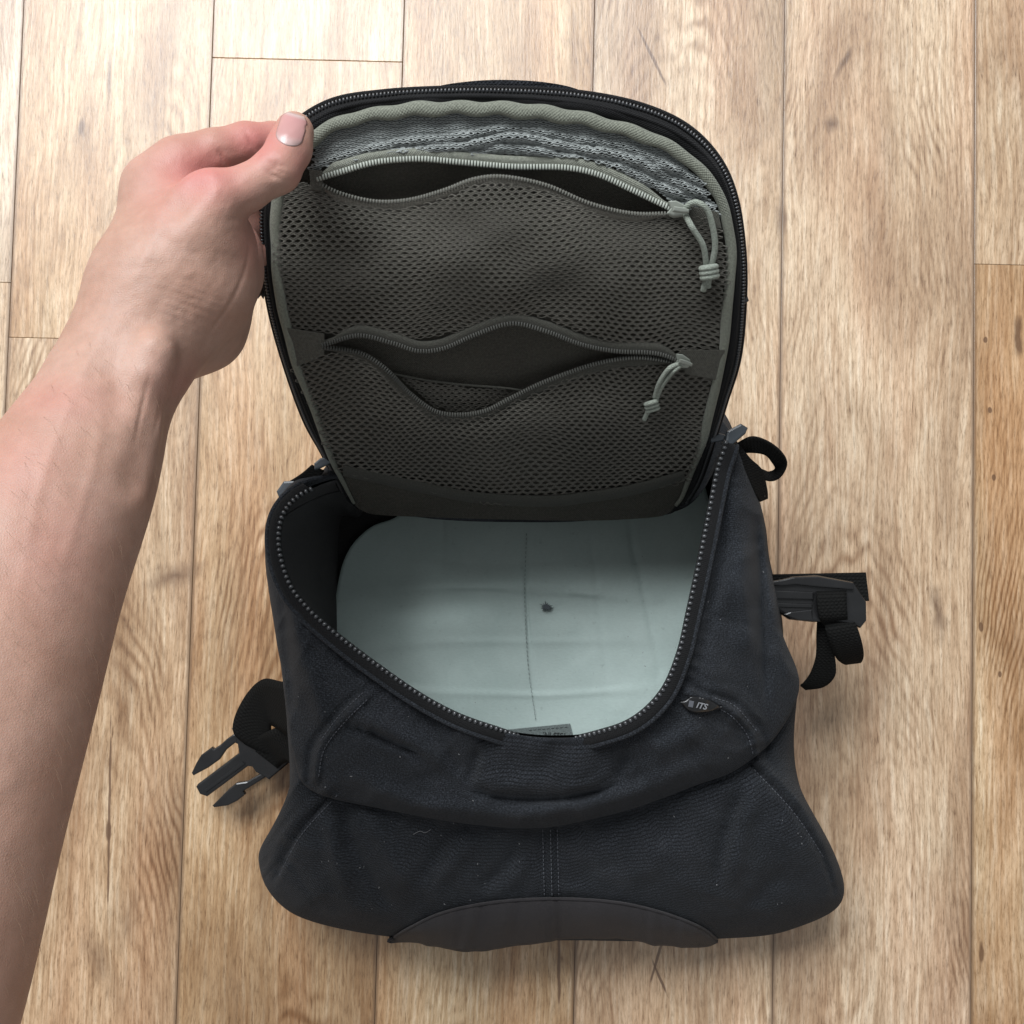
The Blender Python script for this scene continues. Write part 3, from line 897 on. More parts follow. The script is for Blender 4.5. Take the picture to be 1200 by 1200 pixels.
# grab handle across the bottom edge
HT = cr([(455, 1102), (480, 1087), (520, 1069), (580, 1057), (650, 1053), (720, 1057), (775, 1069), (820, 1086), (840, 1100)], 90)
HB = cr([(457, 1106), (485, 1106), (520, 1111), (560, 1114), (650, 1103), (720, 1100), (772, 1108), (815, 1112), (841, 1107)], 90)
HB[:, 1] += 1.6 * vnoise(HB[:, 0], HB[:, 0] * 0, 11, 2) + 1.2 * vnoise(HB[:, 0], HB[:, 0] * 0, 24, 3)
low_bvh = bvh_of(lower)
G = np.zeros((90, 16, 3))
for i in range(90):
    zt = low_bvh.ray_cast(*ray(*HT[i]))[0]
    zt = zt.z if zt is not None else 0.05
    for j in range(16):
        v_ = j / 15
        x, y = HT[i] * (1 - v_) + HB[i] * v_
        e = min(1, min(i, 89 - i) / 8)
        z = zt + 0.004 - 0.034 * v_ ** 1.2 * e + 0.0075 * math.sin(v_ * math.pi) * e + 0.0012 * float(vnoise(np.array(x), np.array(y), 26, 6))
        G[i, j] = P(x, y, z)
G2 = np.concatenate([G, G[:, -1:] * 1.0 + np.array([0, 0.012, -0.008])], 1)
h_o = link('grab_handle', G2.reshape(-1, 3), grid_faces(90, 17), M['handle'], bag, uv=patch_uv(G2))
md = h_o.modifiers.new('thick', 'SOLIDIFY'); md.thickness = 0.0025; md.offset = -1
e = np.array([G[i, 0] for i in range(90)]) + up * 0.0004
v, f, uv = tube(e, 0.0011, 6); link('edge_binding', v, f, M['handle'], h_o, uv=uv)

# ------------------------------------------------------------------ the raised lid
FK = np.array([(640, .09), (605, .125), (560, .166), (500, .215), (420, .262), (340, .293), (250, .318), (170, .337), (105, .350), (60, .357)])
fk = FK[::-1]
_fy = np.linspace(60, 640, 300)
_fz = np.interp(_fy, fk[:, 0], fk[:, 1])
ker = np.hanning(41); ker /= ker.sum()
_fz = np.convolve(np.pad(_fz, 20, mode='reflect', reflect_type='odd'), ker, 'valid')
def zf(px, py): return np.interp(py, _fy, _fz)
def FP(px, py, off=0.0): return P(px, py, zf(px, py) + off)

OK = [(400, 575), (378, 531), (356, 490), (333, 425), (316, 362), (307, 300), (305, 245), (318, 185), (345, 145), (390, 118), (450, 108), (520, 104), (600, 104),
      (680, 109), (750, 123), (805, 148), (843, 187), (863, 235), (872, 300), (872, 360), (866, 420), (851, 470), (838, 512), (822, 560), (806, 588)]
QK = [(414, 590), (391, 542), (368, 480), (345, 420), (330, 355), (324, 300), (324, 245), (335, 198), (361, 168), (402, 143), (457, 131), (521, 127), (596, 128),
      (670, 137), (737, 153), (791, 176), (827, 206), (848, 245), (857, 300), (853, 360), (846, 420), (834, 475), (817, 535), (801, 578), (792, 592)]
NO = 420
O_ = cr(OK, NO); Q_ = cr(QK, NO)
flap = None
# outer shell (back of the lid), swelling behind
def rings_patch(outline, centre, rad, offf, name, material, label=None, parent=None):
    X = centre + rad[:, None, None] * (outline[None] - centre)
    off = offf(X[..., 0], X[..., 1], rad[:, None] * np.ones(len(outline)))
    Wd = FP(X[..., 0], X[..., 1], off).transpose(1, 0, 2)
    return link(name, Wd.reshape(-1, 3), grid_faces(len(outline), len(rad), True), material, parent or flap or bag, uv=np.stack([X[..., 0], X[..., 1]], -1).transpose(1, 0, 2).reshape(-1, 2) / 2100.0)
Ocl = np.vstack([O_, cr([(796, 596), (776, 604), (700, 608), (600, 607), (500, 604), (430, 600), (408, 588)], 60)])
Qcl = np.vstack([Q_, cr([(786, 600), (768, 606), (700, 610), (600, 609), (500, 606), (440, 603), (421, 597)], 60)])
fc = np.array([600.0, 370])
def back_off(x, y, r):
    h = np.clip((600 - y) / 160, 0, 1)
    return -0.006 - 0.028 * np.sqrt(np.clip(1 - r ** 2, 0, 1)) * h - 0.002 * vnoise(x, y, 60, 5) * (1 - r)
flap = rings_patch(Ocl, fc, np.r_[np.linspace(0.0005, .9, 24), np.linspace(.92, 1, 8)], back_off, 'lid', M['shell'])
OP = cr([(478, 118), (508, 102.5), (548, 95.5), (592, 93.5), (640, 96.5), (678, 105), (712, 124), (735, 200), (735, 290), (700, 350), (600, 365), (500, 350), (462, 290), (460, 190)], 120, True)
rings_patch(OP, np.array([600., 225]), np.linspace(0.0005, 1, 20), lambda x, y, r: -0.022 - 0.018 * np.sqrt(np.clip(1.0 - r ** 2, 0, 1)), 'outer_pocket', M['ripstop'])
rings_patch(OP, np.array([600., 225]), np.linspace(0.02, 1, 8), lambda x, y, r: -0.022 + 0.004 * (1 - r), 'outer_pocket', M['ripstop'])
# inside lining
def lin_off(x, y, r):
    return -0.006 * (1 - r ** 4) * np.clip((600 - y) / 120, 0, 1) + 0.0012 * vnoise(x, y, 45, 2) * (1 - r) + 0.0025 * (1 - r) * vnoise(x * .35, y, 28, 7)
rings_patch(Qcl, fc, np.r_[np.linspace(0.0005, 1, 60)], lin_off, 'lid_lining', M['olive'])
# dark band round the lining carrying the lid half of the zipper
bs = np.linspace(0, 1, 9)
B_ = np.stack([Q_ * (1 - t) + O_ * t for t in bs], 1)
boff = -0.0010 + 0.0035 * np.sin(np.pi * bs)[None, :] - 0.0055 * bs[None, :] ** 3 + 0.0008 * vnoise(B_[..., 0], B_[..., 1], 24, 3)
BWd = FP(B_[..., 0], B_[..., 1], boff)
band = link('zipper_band', BWd.reshape(-1, 3), grid_faces(NO, 9), M['band'], flap, uv=patch_uv(BWd))
ed = FP(O_[:, 0], O_[:, 1], -0.0058)
v, f, uv = tube(ed, 0.0016, 8); link('edge_binding', v, f, M['band'], band, uv=uv)
# raised rib between band and teeth
rb = FP((Q_ * .42 + O_ * .58)[:, 0], (Q_ * .42 + O_ * .58)[:, 1], 0.0010); v, f, uv = tube(rb, 0.0011, 6); link('tape_rib', v, f, M['band'], band, uv=uv)
tp = arc(FP((Q_ * .10 + O_ * .90)[:, 0], (Q_ * .10 + O_ * .90)[:, 1], -0.0016), step=0.0019)
tt, ss, nn_ = frames(tp); acc = Acc()
for i in range(len(tp)):
    acc.add(*bead(tp[i], tt[i], ss[i], nn_[i], 0.0015, 0.0026, 0.0022))
acc.build('zipper_teeth', M['teeth'], band, kind='stuff')
# grey-green binding that pipes the lining
qa = arc(Q_, n=520)
nx = np.gradient(qa, axis=0); nx = np.stack([-nx[:, 1], nx[:, 0]], -1); nx /= np.linalg.norm(nx, axis=1)[:, None]
s_ = np.linspace(0, 1, 520)
topw = np.exp(-((s_ - 0.5) / 0.2) ** 2)
qa2 = qa + nx * (1.6 * np.sin(s_ * 170) * topw + 1.2 * vnoise(s_ * 1000, s_ * 0, 28, 2))[:, None]
rp = (6.2 + 2.2 * topw + 0.7 * np.sin(s_ * 170 + 1) * topw + 0.8 * vnoise(s_ * 1000, s_ * 0, 33, 4)) / 2250.0
rp *= np.clip(np.minimum(s_, 1 - s_) / 0.12 + 0.45, 0.45, 1)
pw_ = FP(qa2[:, 0], qa2[:, 1], 0.0030)
v, f, uv = tube(pw_, rp, 12, flat=0.75); link('piping', v, f, M['piping'], flap, uv=uv)

# --- mesh pockets: real nets of hexagonal cells
def net(name, poly, offf, material, px=10.0, py=9.4, hole=0.62, warp=3.0, rot=0.0, parent=None, seed=1, th=0.0005, squash=None):
    poly = np.asarray(poly, float)
    lo = poly.min(0) - 12; hi = poly.max(0) + 12
    R = []
    nyr = int((hi[1] - lo[1]) / (py / 2)) + 2; nxr = int((hi[0] - lo[0]) / px) + 3
    key = {}; V = []; F = []; UVs = []
    hx = [(0.5, -1 / 6), (0.5, 1 / 6), (0.0, 0.5), (-0.5, 1 / 6), (-0.5, -1 / 6), (0.0, -0.5)]
    # pointy cells: width px, rows spaced py*2/3... scaled so that rows sit py/2 apart
    ph = py * 0.75
    for r in range(nyr):
        cy = lo[1] + r * py / 2
        for c in range(nxr):
            cx = lo[0] + (c + 0.5 * (r % 2)) * px
            ring_o, ring_i = [], []
            for (ax, ay) in hx:
                ox, oy = cx + ax * px, cy + ay * 2 * (py / 2) * (2 / 3) * 1.0
                R.append((ox, oy))
            R.append((cx, cy))
    R = np.array(R).reshape(-1, 7, 2)
    cen = R[:, 6]
    keep = inside(cen[:, 0], cen[:, 1], poly)
    R = R[keep]
    O = R[:, :6]; cn = R[:, 6:7]
    I = cn + (O - cn) * hole
    # round the hole a little
    def wp(A):
        x, y = A[..., 0], A[..., 1]
        A2 = A.copy()
        A2[..., 0] = x + warp * vnoise(x, y, 60, seed) + 0.8 * vnoise(x, y, 14, seed + 2)
        A2[..., 1] = y + warp * vnoise(x, y, 55, seed + 1) + 0.7 * vnoise(x, y, 12, seed + 3)
        if squash is not None: A2 = squash(A2)
        return A2
    O2, I2 = wp(O), wp(I)
    oz = offf(O2[..., 0], O2[..., 1]); iz = offf(I2[..., 0], I2[..., 1])
    OW = FP(O2[..., 0], O2[..., 1], oz); IW = FP(I2[..., 0], I2[..., 1], iz - 0.00025)
    n = len(R)
    idx = {}
    for c in range(n):
        ids = []
        for k in range(6):
            kk = (round(O[c, k, 0] * 4), round(O[c, k, 1] * 4))
            if kk not in idx:
                idx[kk] = len(V); V.append(OW[c, k]); UVs.append(O[c, k] / 2100.0)
            ids.append(idx[kk])
        b = len(V)
        for k in range(6): V.append(IW[c, k]); UVs.append(I[c, k] / 2100.0)
        for k in range(6):
            j = (k + 1) % 6
            F.append((ids[k], ids[j], b + j, b + k))
    o = link(name, V, F, material, parent or flap, uv=UVs)
    md = o.modifiers.new('thick', 'SOLIDIFY'); md.thickness = th; md.offset = -1
    return o

def coil(line_px, offv, name, mat_, parent, tape_side, tape_w, pitch=3.4, size=(0.0011, 0.0030, 0.0016), tape_mat=None):
    """half of a coil zipper: a cloth tape and its row of coil turns"""
    ln = cr(line_px, 160)
    nrm = np.gradient(ln, axis=0); nrm = np.stack([-nrm[:, 1], nrm[:, 0]], -1); nrm /= np.linalg.norm(nrm, axis=1)[:, None]
    if tape_side < 0: nrm = -nrm                        # +: towards larger py
    offl = offv(ln[:, 0], ln[:, 1]) if callable(offv) else np.full(len(ln), offv)
    fade = np.clip(np.minimum(np.arange(160), 159 - np.arange(160)) / 14, 0.35, 1)
    rows = [FP((ln + nrm * w * fade[:, None])[:, 0], (ln + nrm * w * fade[:, None])[:, 1], offl + h) for w, h in ((-1.5, -0.0006), (0.5, 0), (tape_w * .5, 0.0006), (tape_w, 0.0002), (tape_w * 1.12, -0.0014))]
    X = np.stack(rows, 1)
    t = link(name, X.reshape(-1, 3), grid_faces(160, len(rows)), tape_mat or M['tape'], parent, uv=patch_uv(X))
    md = t.modifiers.new('thick', 'SOLIDIFY'); md.thickness = 0.0006; md.offset = 0
    lw = FP(ln[:, 0], ln[:, 1], offl + 0.0010)
    q = arc(lw, step=pitch / 2150.0)
    tt, ss, nn_ = frames(q); acc = Acc()
    for i in range(len(q)):
        acc.add(*box_at(q[i], tt[i], ss[i], nn_[i], *size))
    acc.build('zipper_coil', mat_, t, kind='stuff')
    return t

U1 = [(372, 209), (400, 201), (440, 190), (490, 186), (540, 190), (600, 195), (660, 196), (700, 204), (740, 222), (790, 246)]
L1 = [(372, 214), (400, 227), (440, 236), (480, 234), (520, 223), (555, 210), (590, 207), (640, 217), (690, 238), (740, 250), (790, 250)]
U2 = [(378, 404), (420, 393), (460, 402), (490, 411), (520, 408), (560, 391), (600, 379), (640, 388), (680, 403), (720, 411), (770, 414), (802, 425)]
L2 = [(378, 406), (420, 413), (450, 431), (480, 461), (510, 482), (540, 486), (570, 481), (600, 466), (640, 447), (700, 426), (750, 419), (802, 426)]
def bump_off(x, y, cx, cy, rx, ry, h): return h * np.exp(-((x - cx) / rx) ** 2 - ((y - cy) / ry) ** 2)
def off_pocket1(x, y):
    return 0.0035 + bump_off(x, y, 590, 300, 190, 75, 0.010) + 0.0016 * vnoise(x, y * 1.6, 60, 3) + bump_off(x, y, 480, 245, 60, 40, -0.002) + bump_off(x, y, 580, 225, 60, 30, 0.004)
def off_pocket2(x, y):
    return 0.0035 + bump_off(x, y, 560, 510, 150, 55, 0.012) + 0.0018 * vnoise(x, y * 1.5, 55, 6) + bump_off(x, y, 460, 440, 50, 40, 0.004)
# gathered net above the upper zipper, its brighter light put into the colour
top_poly = [(362, 200), (366, 168), (404, 145), (458, 133), (530, 129), (600, 131), (670, 140), (735, 156), (788, 179), (822, 208), (842, 252), (800, 243), (765, 222), (720, 198), (680, 186), (600, 183), (520, 178), (460, 178), (410, 190)]
net('net_gusset', top_poly, lambda x, y: 0.0012 + (0.0022 + 0.0010 * np.sin((y - 0.028 * (x - 580) ** 2 / 30) * 0.5 + 3.5 * vnoise(x, y, 70, 2)) + 0.0014 * vnoise(x * .35, y, 9, 4) + 0.0008 * vnoise(x, y, 7, 1)) * np.clip((y - 0.028 * (x - 580) ** 2 / 30 - 142) / 16, 0.1, 1), M['net_lit'], px=8.6, py=7.0, hole=0.5, warp=3.2, seed=3, th=0.0006)
t1 = coil(U1, 0.0042, 'zipper_tape', M['coil'], flap, -1, 11)
coil(L1, off_pocket1, 'zipper_tape', M['coil'] if False else plastic('dull_coil', (0.10, 0.10, 0.085), 0.5), flap, 1, 9, tape_mat=M['net'], size=(0.0009, 0.0022, 0.0012))
p1 = [(345, 215), (368, 218)] + [(x, y + 4) for x, y in L1[1:]] + [(842, 258), (851, 300), (847, 360), (842, 416)] + [(802, 419), (770, 406), (720, 402), (680, 394), (640, 378), (600, 369), (560, 381), (520, 398), (490, 401), (460, 393), (420, 384), (378, 392), (340, 398), (330, 350), (325, 290), (328, 236)]
net('mesh_pocket', p1, off_pocket1, M['net'], px=10.2, py=9.0, hole=0.73, warp=6.5, seed=1, label=None) if False else net('mesh_pocket', p1, off_pocket1, M['net'], px=10.2, py=9.0, hole=0.73, warp=6.5, seed=1)
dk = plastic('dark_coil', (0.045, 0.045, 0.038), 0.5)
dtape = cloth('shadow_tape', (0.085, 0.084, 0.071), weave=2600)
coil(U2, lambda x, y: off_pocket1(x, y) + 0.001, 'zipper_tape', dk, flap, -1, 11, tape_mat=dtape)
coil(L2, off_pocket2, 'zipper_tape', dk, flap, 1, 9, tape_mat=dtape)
p2 = [(344, 428), (378, 412)] + [(x, y + 4) for x, y in L2[1:-1]] + [(812, 430), (842, 432), (832, 470), (820, 520), (803, 562), (740, 577), (690, 585), (640, 589), (560, 585), (500, 575), (440, 562), (400, 553), (380, 510), (360, 465)]
net('mesh_pocket', p2, off_pocket2, M['net'], px=9.8, py=8.4, hole=0.73, warp=6.0, seed=4)
# turned-in lip of net behind the lower pocket's mouth
p3 = [(470, 440), (500, 446), (540, 452), (590, 456), (610, 458), (570, 478), (540, 483), (510, 479), (485, 458)]
net('net_lip', p3, lambda x, y: -0.001 + 0.0 * x, M['net'], px=9, py=8, hole=0.55, warp=2, seed=5)
lp = cr([(462, 437), (500, 444), (540, 449), (590, 453), (616, 457)], 40)
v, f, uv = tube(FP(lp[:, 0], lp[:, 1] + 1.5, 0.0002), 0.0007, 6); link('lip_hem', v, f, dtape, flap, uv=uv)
# hem strip of solid cloth under the lower pocket
HTp = cr([(402, 552), (440, 560), (500, 573), (560, 584), (640, 588), (690, 583), (740, 575), (802, 558)], 80)
hx_ = np.stack([FP(HTp[:, 0], HTp[:, 1] + dy, o2) for dy, o2 in ((-7, 0.0080), (-3, 0.0088), (2, 0.0075), (6, 0.003))], 1)
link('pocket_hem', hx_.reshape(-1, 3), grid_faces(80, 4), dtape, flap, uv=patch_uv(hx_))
dkt = cloth('dark_olive_tape', (0.10, 0.098, 0.083), weave=2600)
# small end tabs where the pocket zippers stop
for ol in ([(362, 198), (378, 200), (378, 224), (364, 222)], [(336, 384), (380, 391), (380, 416), (346, 430)], [(798, 410), (850, 410), (844, 446), (803, 438)], [(795, 238), (842, 248), (846, 268), (800, 262)]):
    slab('zipper_end_tab', ol, lambda x, y: float(zf(x, y)) + 0.0056, 0.0010, dkt, flap, bev=0.0004)

# zipper sliders with knotted cords
def cord(name, strands, knot, tail, r, off, parent):
    acc = Acc()
    for s in strands:
        p = cr(s, 30); z = [off + o2 for o2 in np.interp(np.linspace(0, 1, 30), [0, .3, .7, 1], [0.002, 0.007, 0.006, 0.004])]
        acc.add(*tube(FP(p[:, 0], p[:, 1], np.array(z)), r, 8))
    o = acc.build(name, M['cord'], parent)
    kx, ky, kw, an = knot
    acc = Acc()
    for k in (-1, 0, 1):
        th = np.linspace(0, 2 * np.pi, 18)
        ux, uy = math.cos(an), math.sin(an)
        cx, cy = kx - uy * k * kw * .52, ky + ux * k * kw * .52
        ring_x = cx + kw * np.cos(th) * ux; ring_y = cy + kw * np.cos(th) * uy + 0.12 * kw * k
        acc.add(*tube(FP(ring_x, ring_y, off + 0.0055 + kw / 2150 * np.sin(th)), r * 1.05, 8, cap=False))
    acc.build('knot', M['cord'], o)
    acc = Acc()
    for t in tail:
        p = cr(t, 8); acc.add(*tube(FP(p[:, 0], p[:, 1], off + 0.004), r, 8))
    acc.build('cord_end', M['cord'], o)
def slider(px, py, an, sc, off):
    c, s = math.cos(an), math.sin(an)
    T = lambda pts: [(px + sc * (x * c - y * s), py + sc * (x * s + y * c)) for x, y in pts]
    o = slab('zipper_slider', T([(-13, -8), (-4, -10), (8, -6), (12, 0), (8, 6), (-4, 9), (-13, 7), (-9, 0)]), lambda x, y: float(zf(x, y)) + off + 0.0035, 0.0035, M['coil'], flap, bev=0.0007)
    slab('bridge', T([(-6, -3), (6, -3), (13, -2), (13, 2), (6, 3), (-6, 3)]), lambda x, y: float(zf(x, y)) + off + 0.0062, 0.0022, M['coil'], o, bev=0.0006)
    return o
s1_ = slider(795, 245, 0.15, 1.0, 0.004)
cord('zipper_cord', [[(800, 246), (814, 237), (828, 245), (835, 265), (838, 290), (833, 314)], [(802, 250), (812, 268), (824, 288), (828, 312)]],
     (831, 319, 8.5, -0.15), [[(828, 326), (826, 333), (824, 341)], [(831, 326), (830, 332), (830, 337)]], 0.00165, 0.004, s1_)
s2_ = slider(801, 424, 0.3, 0.85, 0.003)
cord('zipper_cord', [[(796, 426), (784, 432), (773, 448), (767, 466)], [(798, 428), (788, 436), (776, 452), (769, 468)]],
     (764, 476, 6.5, -0.3), [[(760, 481), (757, 487), (755, 492)]], 0.0014, 0.004, s2_)

# ------------------------------------------------------------------ straps and buckles
def zx(pts, x0, y0, k): return [(x0 + x / k, y0 + y / k) for x, y in pts]
# left: male half of a side-release buckle hanging off the side strap
lb = empty('side_strap', (0, 0, 0)); lb.parent = bag
lb['label'] = 'webbing strap on the left with the pronged half of a buckle'
ZL = lambda pts: zx(pts, 210, 780, 7.06)
buck = slab('buckle', ZL([(430, 520), (452, 562), (480, 640), (492, 722), (560, 832), (602, 838), (632, 882), (700, 915), (742, 946), (938, 782), (890, 600), (620, 545), (500, 500)]), .030, 0.007, M['plastic'], lb, bev=0.0012)
for nm, pts in (('prong', [(470, 560), (445, 570), (395, 605), (340, 655), (285, 690), (268, 675), (180, 740), (140, 805), (100, 890), (115, 912), (240, 845), (330, 780), (385, 700), (460, 640), (490, 655)]),
                ('prong', [(640, 850), (690, 885), (560, 958), (470, 972), (410, 1020), (272, 1160), (288, 1176), (400, 1160), (480, 1120), (545, 1068), (530, 1040), (700, 935), (730, 915), (700, 850)])):
    slab(nm, ZL(pts), .0285, 0.0055, M['plastic'], buck, bev=0.0014)
slab('guide_bar', ZL([(520, 690), (490, 725), (150, 982), (136, 1005), (168, 1066), (228, 1086), (560, 838), (620, 800)]), .0295, 0.006, M['plastic'], buck, bev=0.0016)
slab('guide_rib', ZL([(520, 795), (205, 1030), (222, 1048), (545, 815)]), .0305, 0.0022, M['plastic'], buck, bev=0.0004)
def strap(name, ctrl, parent, n=40, th=0.0015, m=None):
    """ctrl: rows of (px,py,z of one edge, px,py,z of the other edge)"""
    c = cr(np.array(ctrl, float), n)
    A = P(c[:, 0], c[:, 1], c[:, 2]); B = P(c[:, 3], c[:, 4], c[:, 5])
    nv = 7; tt_ = np.linspace(0, 1, nv)
    X = np.stack([A * (1 - t) + B * t for t in tt_], 1)
    o = link(name, X.reshape(-1, 3), grid_faces(n, nv), m or M['webbing'], parent, uv=patch_uv(X)[:, ::-1])
    md = o.modifiers.new('thick', 'SOLIDIFY'); md.thickness = th; md.offset = 0
    return o
strap('webbing', [(352, 800, .105, 350, 870, .085), (330, 799, .085, 332, 858, .070), (308, 796, .068, 318, 850, .052), (290, 812, .052, 318, 862, .045), (276, 838, .042, 318, 876, .040), (274, 858, .036, 322, 886, .036), (288, 872, .031, 332, 894, .031)], lb)
strap('webbing', [(344, 845, .07, 352, 905, .06), (330, 850, .062, 345, 900, .055), (312, 858, .052, 338, 893, .05), (300, 866, .036, 330, 896, .036), (300, 880, .0305, 326, 900, .0305)], lb)
# right: closed buckle with folded loops of webbing
rb_ = empty('side_strap', (0, 0, 0)); rb_.parent = bag
rb_['label'] = 'webbing strap on the right with the closed buckle and folded tails'
ZR = lambda pts: zx(pts, 700, 600, 3.53)
bk = slab('buckle', ZR([(700, 300), (770, 285), (812, 268), (912, 262), (1062, 290), (1088, 330), (1116, 372), (1117, 450), (1092, 481), (1055, 462), (1000, 455), (893, 456), (800, 446), (745, 408), (700, 380)]), .116, 0.010, M['plastic'], rb_, bev=0.0022)
slab('back_plate', ZR([(715, 258), (1113, 250), (1126, 368), (1080, 372), (900, 330), (715, 300)]), .106, 0.004, M['webbing'], bk, bev=0.0008)
slab('top_bar', ZR([(712, 288), (770, 278), (815, 268), (912, 266), (1058, 292), (1062, 322), (912, 310), (820, 300), (760, 306), (712, 300)]), .1195, 0.004, M['plastic'], bk, bev=0.0011)
slab('guide_rail', ZR([(705, 322), (895, 330), (895, 362), (705, 358)]), .1185, 0.003, M['plastic'], bk, bev=0.0009)
slab('guide_rail', ZR([(712, 374), (890, 380), (892, 398), (720, 394)]), .1175, 0.003, M['plastic'], bk, bev=0.0008)
slab('side_release', ZR([(800, 412), (890, 402), (893, 452), (830, 448), (770, 424)]), .1180, 0.003, M['plastic'], bk, bev=0.001)
strap('webbing', [(958, 692, .112, 992, 692, .112), (957, 697, .1205, 992, 696, .1205), (958, 710, .1215, 992, 708, .1215), (960, 724, .119, 993, 722, .119), (964, 732, .110, 993, 728, .110)], rb_)
strap('webbing', [(964, 722, .108, 996, 722, .112), (968, 740, .112, 1004, 734, .116), (974, 758, .106, 1010, 752, .112), (981, 772, .096, 1012, 768, .100), (992, 778, .084, 1008, 776, .088), (994, 768, .074, 1004, 768, .078), (985, 750, .074, 994, 748, .078)], rb_, n=50)
strap('webbing', [(958, 724, .104, 966, 722, .108), (957, 742, .100, 972, 742, .106), (956, 768, .092, 978, 768, .098), (950, 788, .084, 979, 790, .088), (942, 800, .078, 966, 804, .078), (938, 803, .074, 944, 808, .072)], rb_)
strap('webbing', [(898, 690, .13, 898, 716, .115), (906, 686, .114, 908, 716, .110), (922, 684, .108, 924, 716, .105)], rb_)
# right top: adjuster bar and curling strap end
ra = empty('compression_strap', (0, 0, 0)); ra.parent = bag
ra['label'] = 'curled webbing strap end and adjuster at the right hinge of the lid'
ZA = lambda pts: zx(pts, 600, 360, 3.53)
ad = slab('adjuster', ZA([(884, 552), (890, 512), (948, 480), (978, 498), (968, 522), (902, 578)]), .206, 0.005, M['greyplastic'], ra, bev=0.0014)
slab('adjuster_loop', ZA([(813, 545), (858, 520), (888, 530), (874, 552), (826, 558)]), .203, 0.003, M['greyplastic'], ad, bev=0.0008)
strap('webbing', [(864, 520, .196, 868, 530, .182), (881, 512, .196, 883, 530, .184), (899, 517, .192, 897, 533, .180), (915, 529, .186, 905, 542, .174), (922, 543, .178, 908, 549, .166), (914, 559, .170, 900, 553, .158), (900, 563, .164, 888, 550, .152), (884, 552, .158, 878, 562, .145)], ra, n=50)
strap('webbing', [(852, 522, .196, 864, 518, .196), (862, 540, .194, 878, 536, .19), (874, 558, .187, 892, 550, .180), (884, 578, .178, 898, 572, .168), (890, 588, .170, 899, 584, .160)], ra)
slab('strap_keeper', ZA([(985, 665), (1040, 690), (1052, 735), (1048, 788), (1020, 760), (990, 720)]), .168, 0.006, M['plastic'], ra, bev=0.001)
# left top: adjuster bits at the left hinge
la = empty('compression_strap', (0, 0, 0)); la.parent = bag
la['label'] = 'short strap and adjuster at the left hinge of the lid'
ZB = lambda pts: zx(pts, 290, 340, 3.53)
slab('adjuster', ZB([(274, 716), (300, 694), (342, 688), (346, 712), (302, 734), (276, 742)]), .185, 0.005, M['greyplastic'], la, bev=0.0012)
slab('strap_keeper', ZB([(118, 832), (148, 790), (205, 786), (250, 770), (240, 800), (170, 830), (130, 862)]), .168, 0.008, M['greyplastic'], la, bev=0.0015)
strap('webbing', [(365, 545, .178, 380, 552, .176), (352, 556, .172, 368, 566, .170), (336, 566, .164, 350, 578, .162)], la)
# main zipper pull dangling behind the lid's left edge
zp = slab('zipper_pull', zx([(52, 905), (85, 860), (110, 840), (112, 925), (96, 985), (86, 968), (74, 982), (60, 968)], 280, 70, 3.53), .285, 0.004, M['plastic'], flap, bev=0.0008)
slab('zipper_pull', [(866, 338), (876, 346), (878, 352), (868, 360)], .285, 0.004, M['plastic'], flap, bev=0.0006)

# ================================================================== THE HAND AND FOREARM
person = empty('person', (0, 0, 0))
person['label'] = 'bare left forearm and hand pinching the lid of the open backpack'
person['category'] = 'person'

def S(px, py, z, rpx): return (*P(px, py, z), rpx / ppm(z))
caps = []      # (a, b, k)  with a,b = (x,y,z,r)
def chain_c(pts, k):
    q = [S(*p) for p in pts]
    for a, b in zip(q[:-1], q[1:]): caps.append((a, b, k))
# forearm, near-round, rising towards the elbow out of frame
chain_c([tuple(p) for p in cr([(138, 436, .372, 60), (84, 556, .392, 91), (14, 690, .412, 116), (-40, 825, .432, 134), (-104, 1000, .458, 151), (-162, 1180, .480, 164), (-240, 1420, .505, 170)], 36)], 0.006)
# wrist bulk and the hand behind the thumb
chain_c([(138, 436, .372, 60), (185, 340, .358, 72), (200, 262, .348, 54)], 0.016)
chain_c([(165, 405, .362, 62), (225, 330, .352, 66), (246, 285, .352, 52)], 0.016)
# heel of the palm, lower and to the right
chain_c([(178, 412, .345, 48), (230, 378, .330, 55), (262, 318, .322, 42), (272, 290, .318, 34)], 0.010)
# thumb
chain_c([(205, 312, .366, 44), (232, 268, .371, 36), (250, 231, .372, 27.5)], 0.014)
chain_c([(250, 231, .372, 27.5), (287, 222, .369, 25), (325, 199, .366, 26.5)], 0.005)
chain_c([(325, 199, .366, 26.5), (339, 174, .361, 25.5), (345, 154.5, .357, 23.5)], 0.004)
# index finger: knuckle, then bent along the lid's edge behind the thumb
chain_c([(195, 300, .348, 46), (186, 222, .346, 38)], 0.014)
chain_c([(186, 222, .346, 38), (212, 196, .345, 32), (250, 181, .341, 29)], 0.008)
chain_c([(250, 181, .341, 28), (288, 170, .334, 26)], 0.003)
chain_c([(290, 170, .334, 26), (322, 166, .326, 22), (352, 172, .319, 18)], 0.003)
# middle, ring and little finger behind the lid
chain_c([(200, 270, .328, 36), (232, 236, .322, 30), (282, 216, .314, 25)], 0.006)
chain_c([(282, 216, .314, 25), (318, 216, .309, 22), (352, 226, .304, 18)], 0.003)
chain_c([(215, 300, .320, 36), (250, 272, .312, 28), (290, 258, .306, 24)], 0.006)
chain_c([(290, 258, .306, 23), (325, 260, .300, 20), (352, 270, .296, 17)], 0.003)
chain_c([(235, 330, .315, 34), (264, 304, .306, 24), (292, 292, .300, 20)], 0.006)
chain_c([(292, 292, .300, 20), (318, 296, .296, 18), (340, 304, .292, 15)], 0.003)
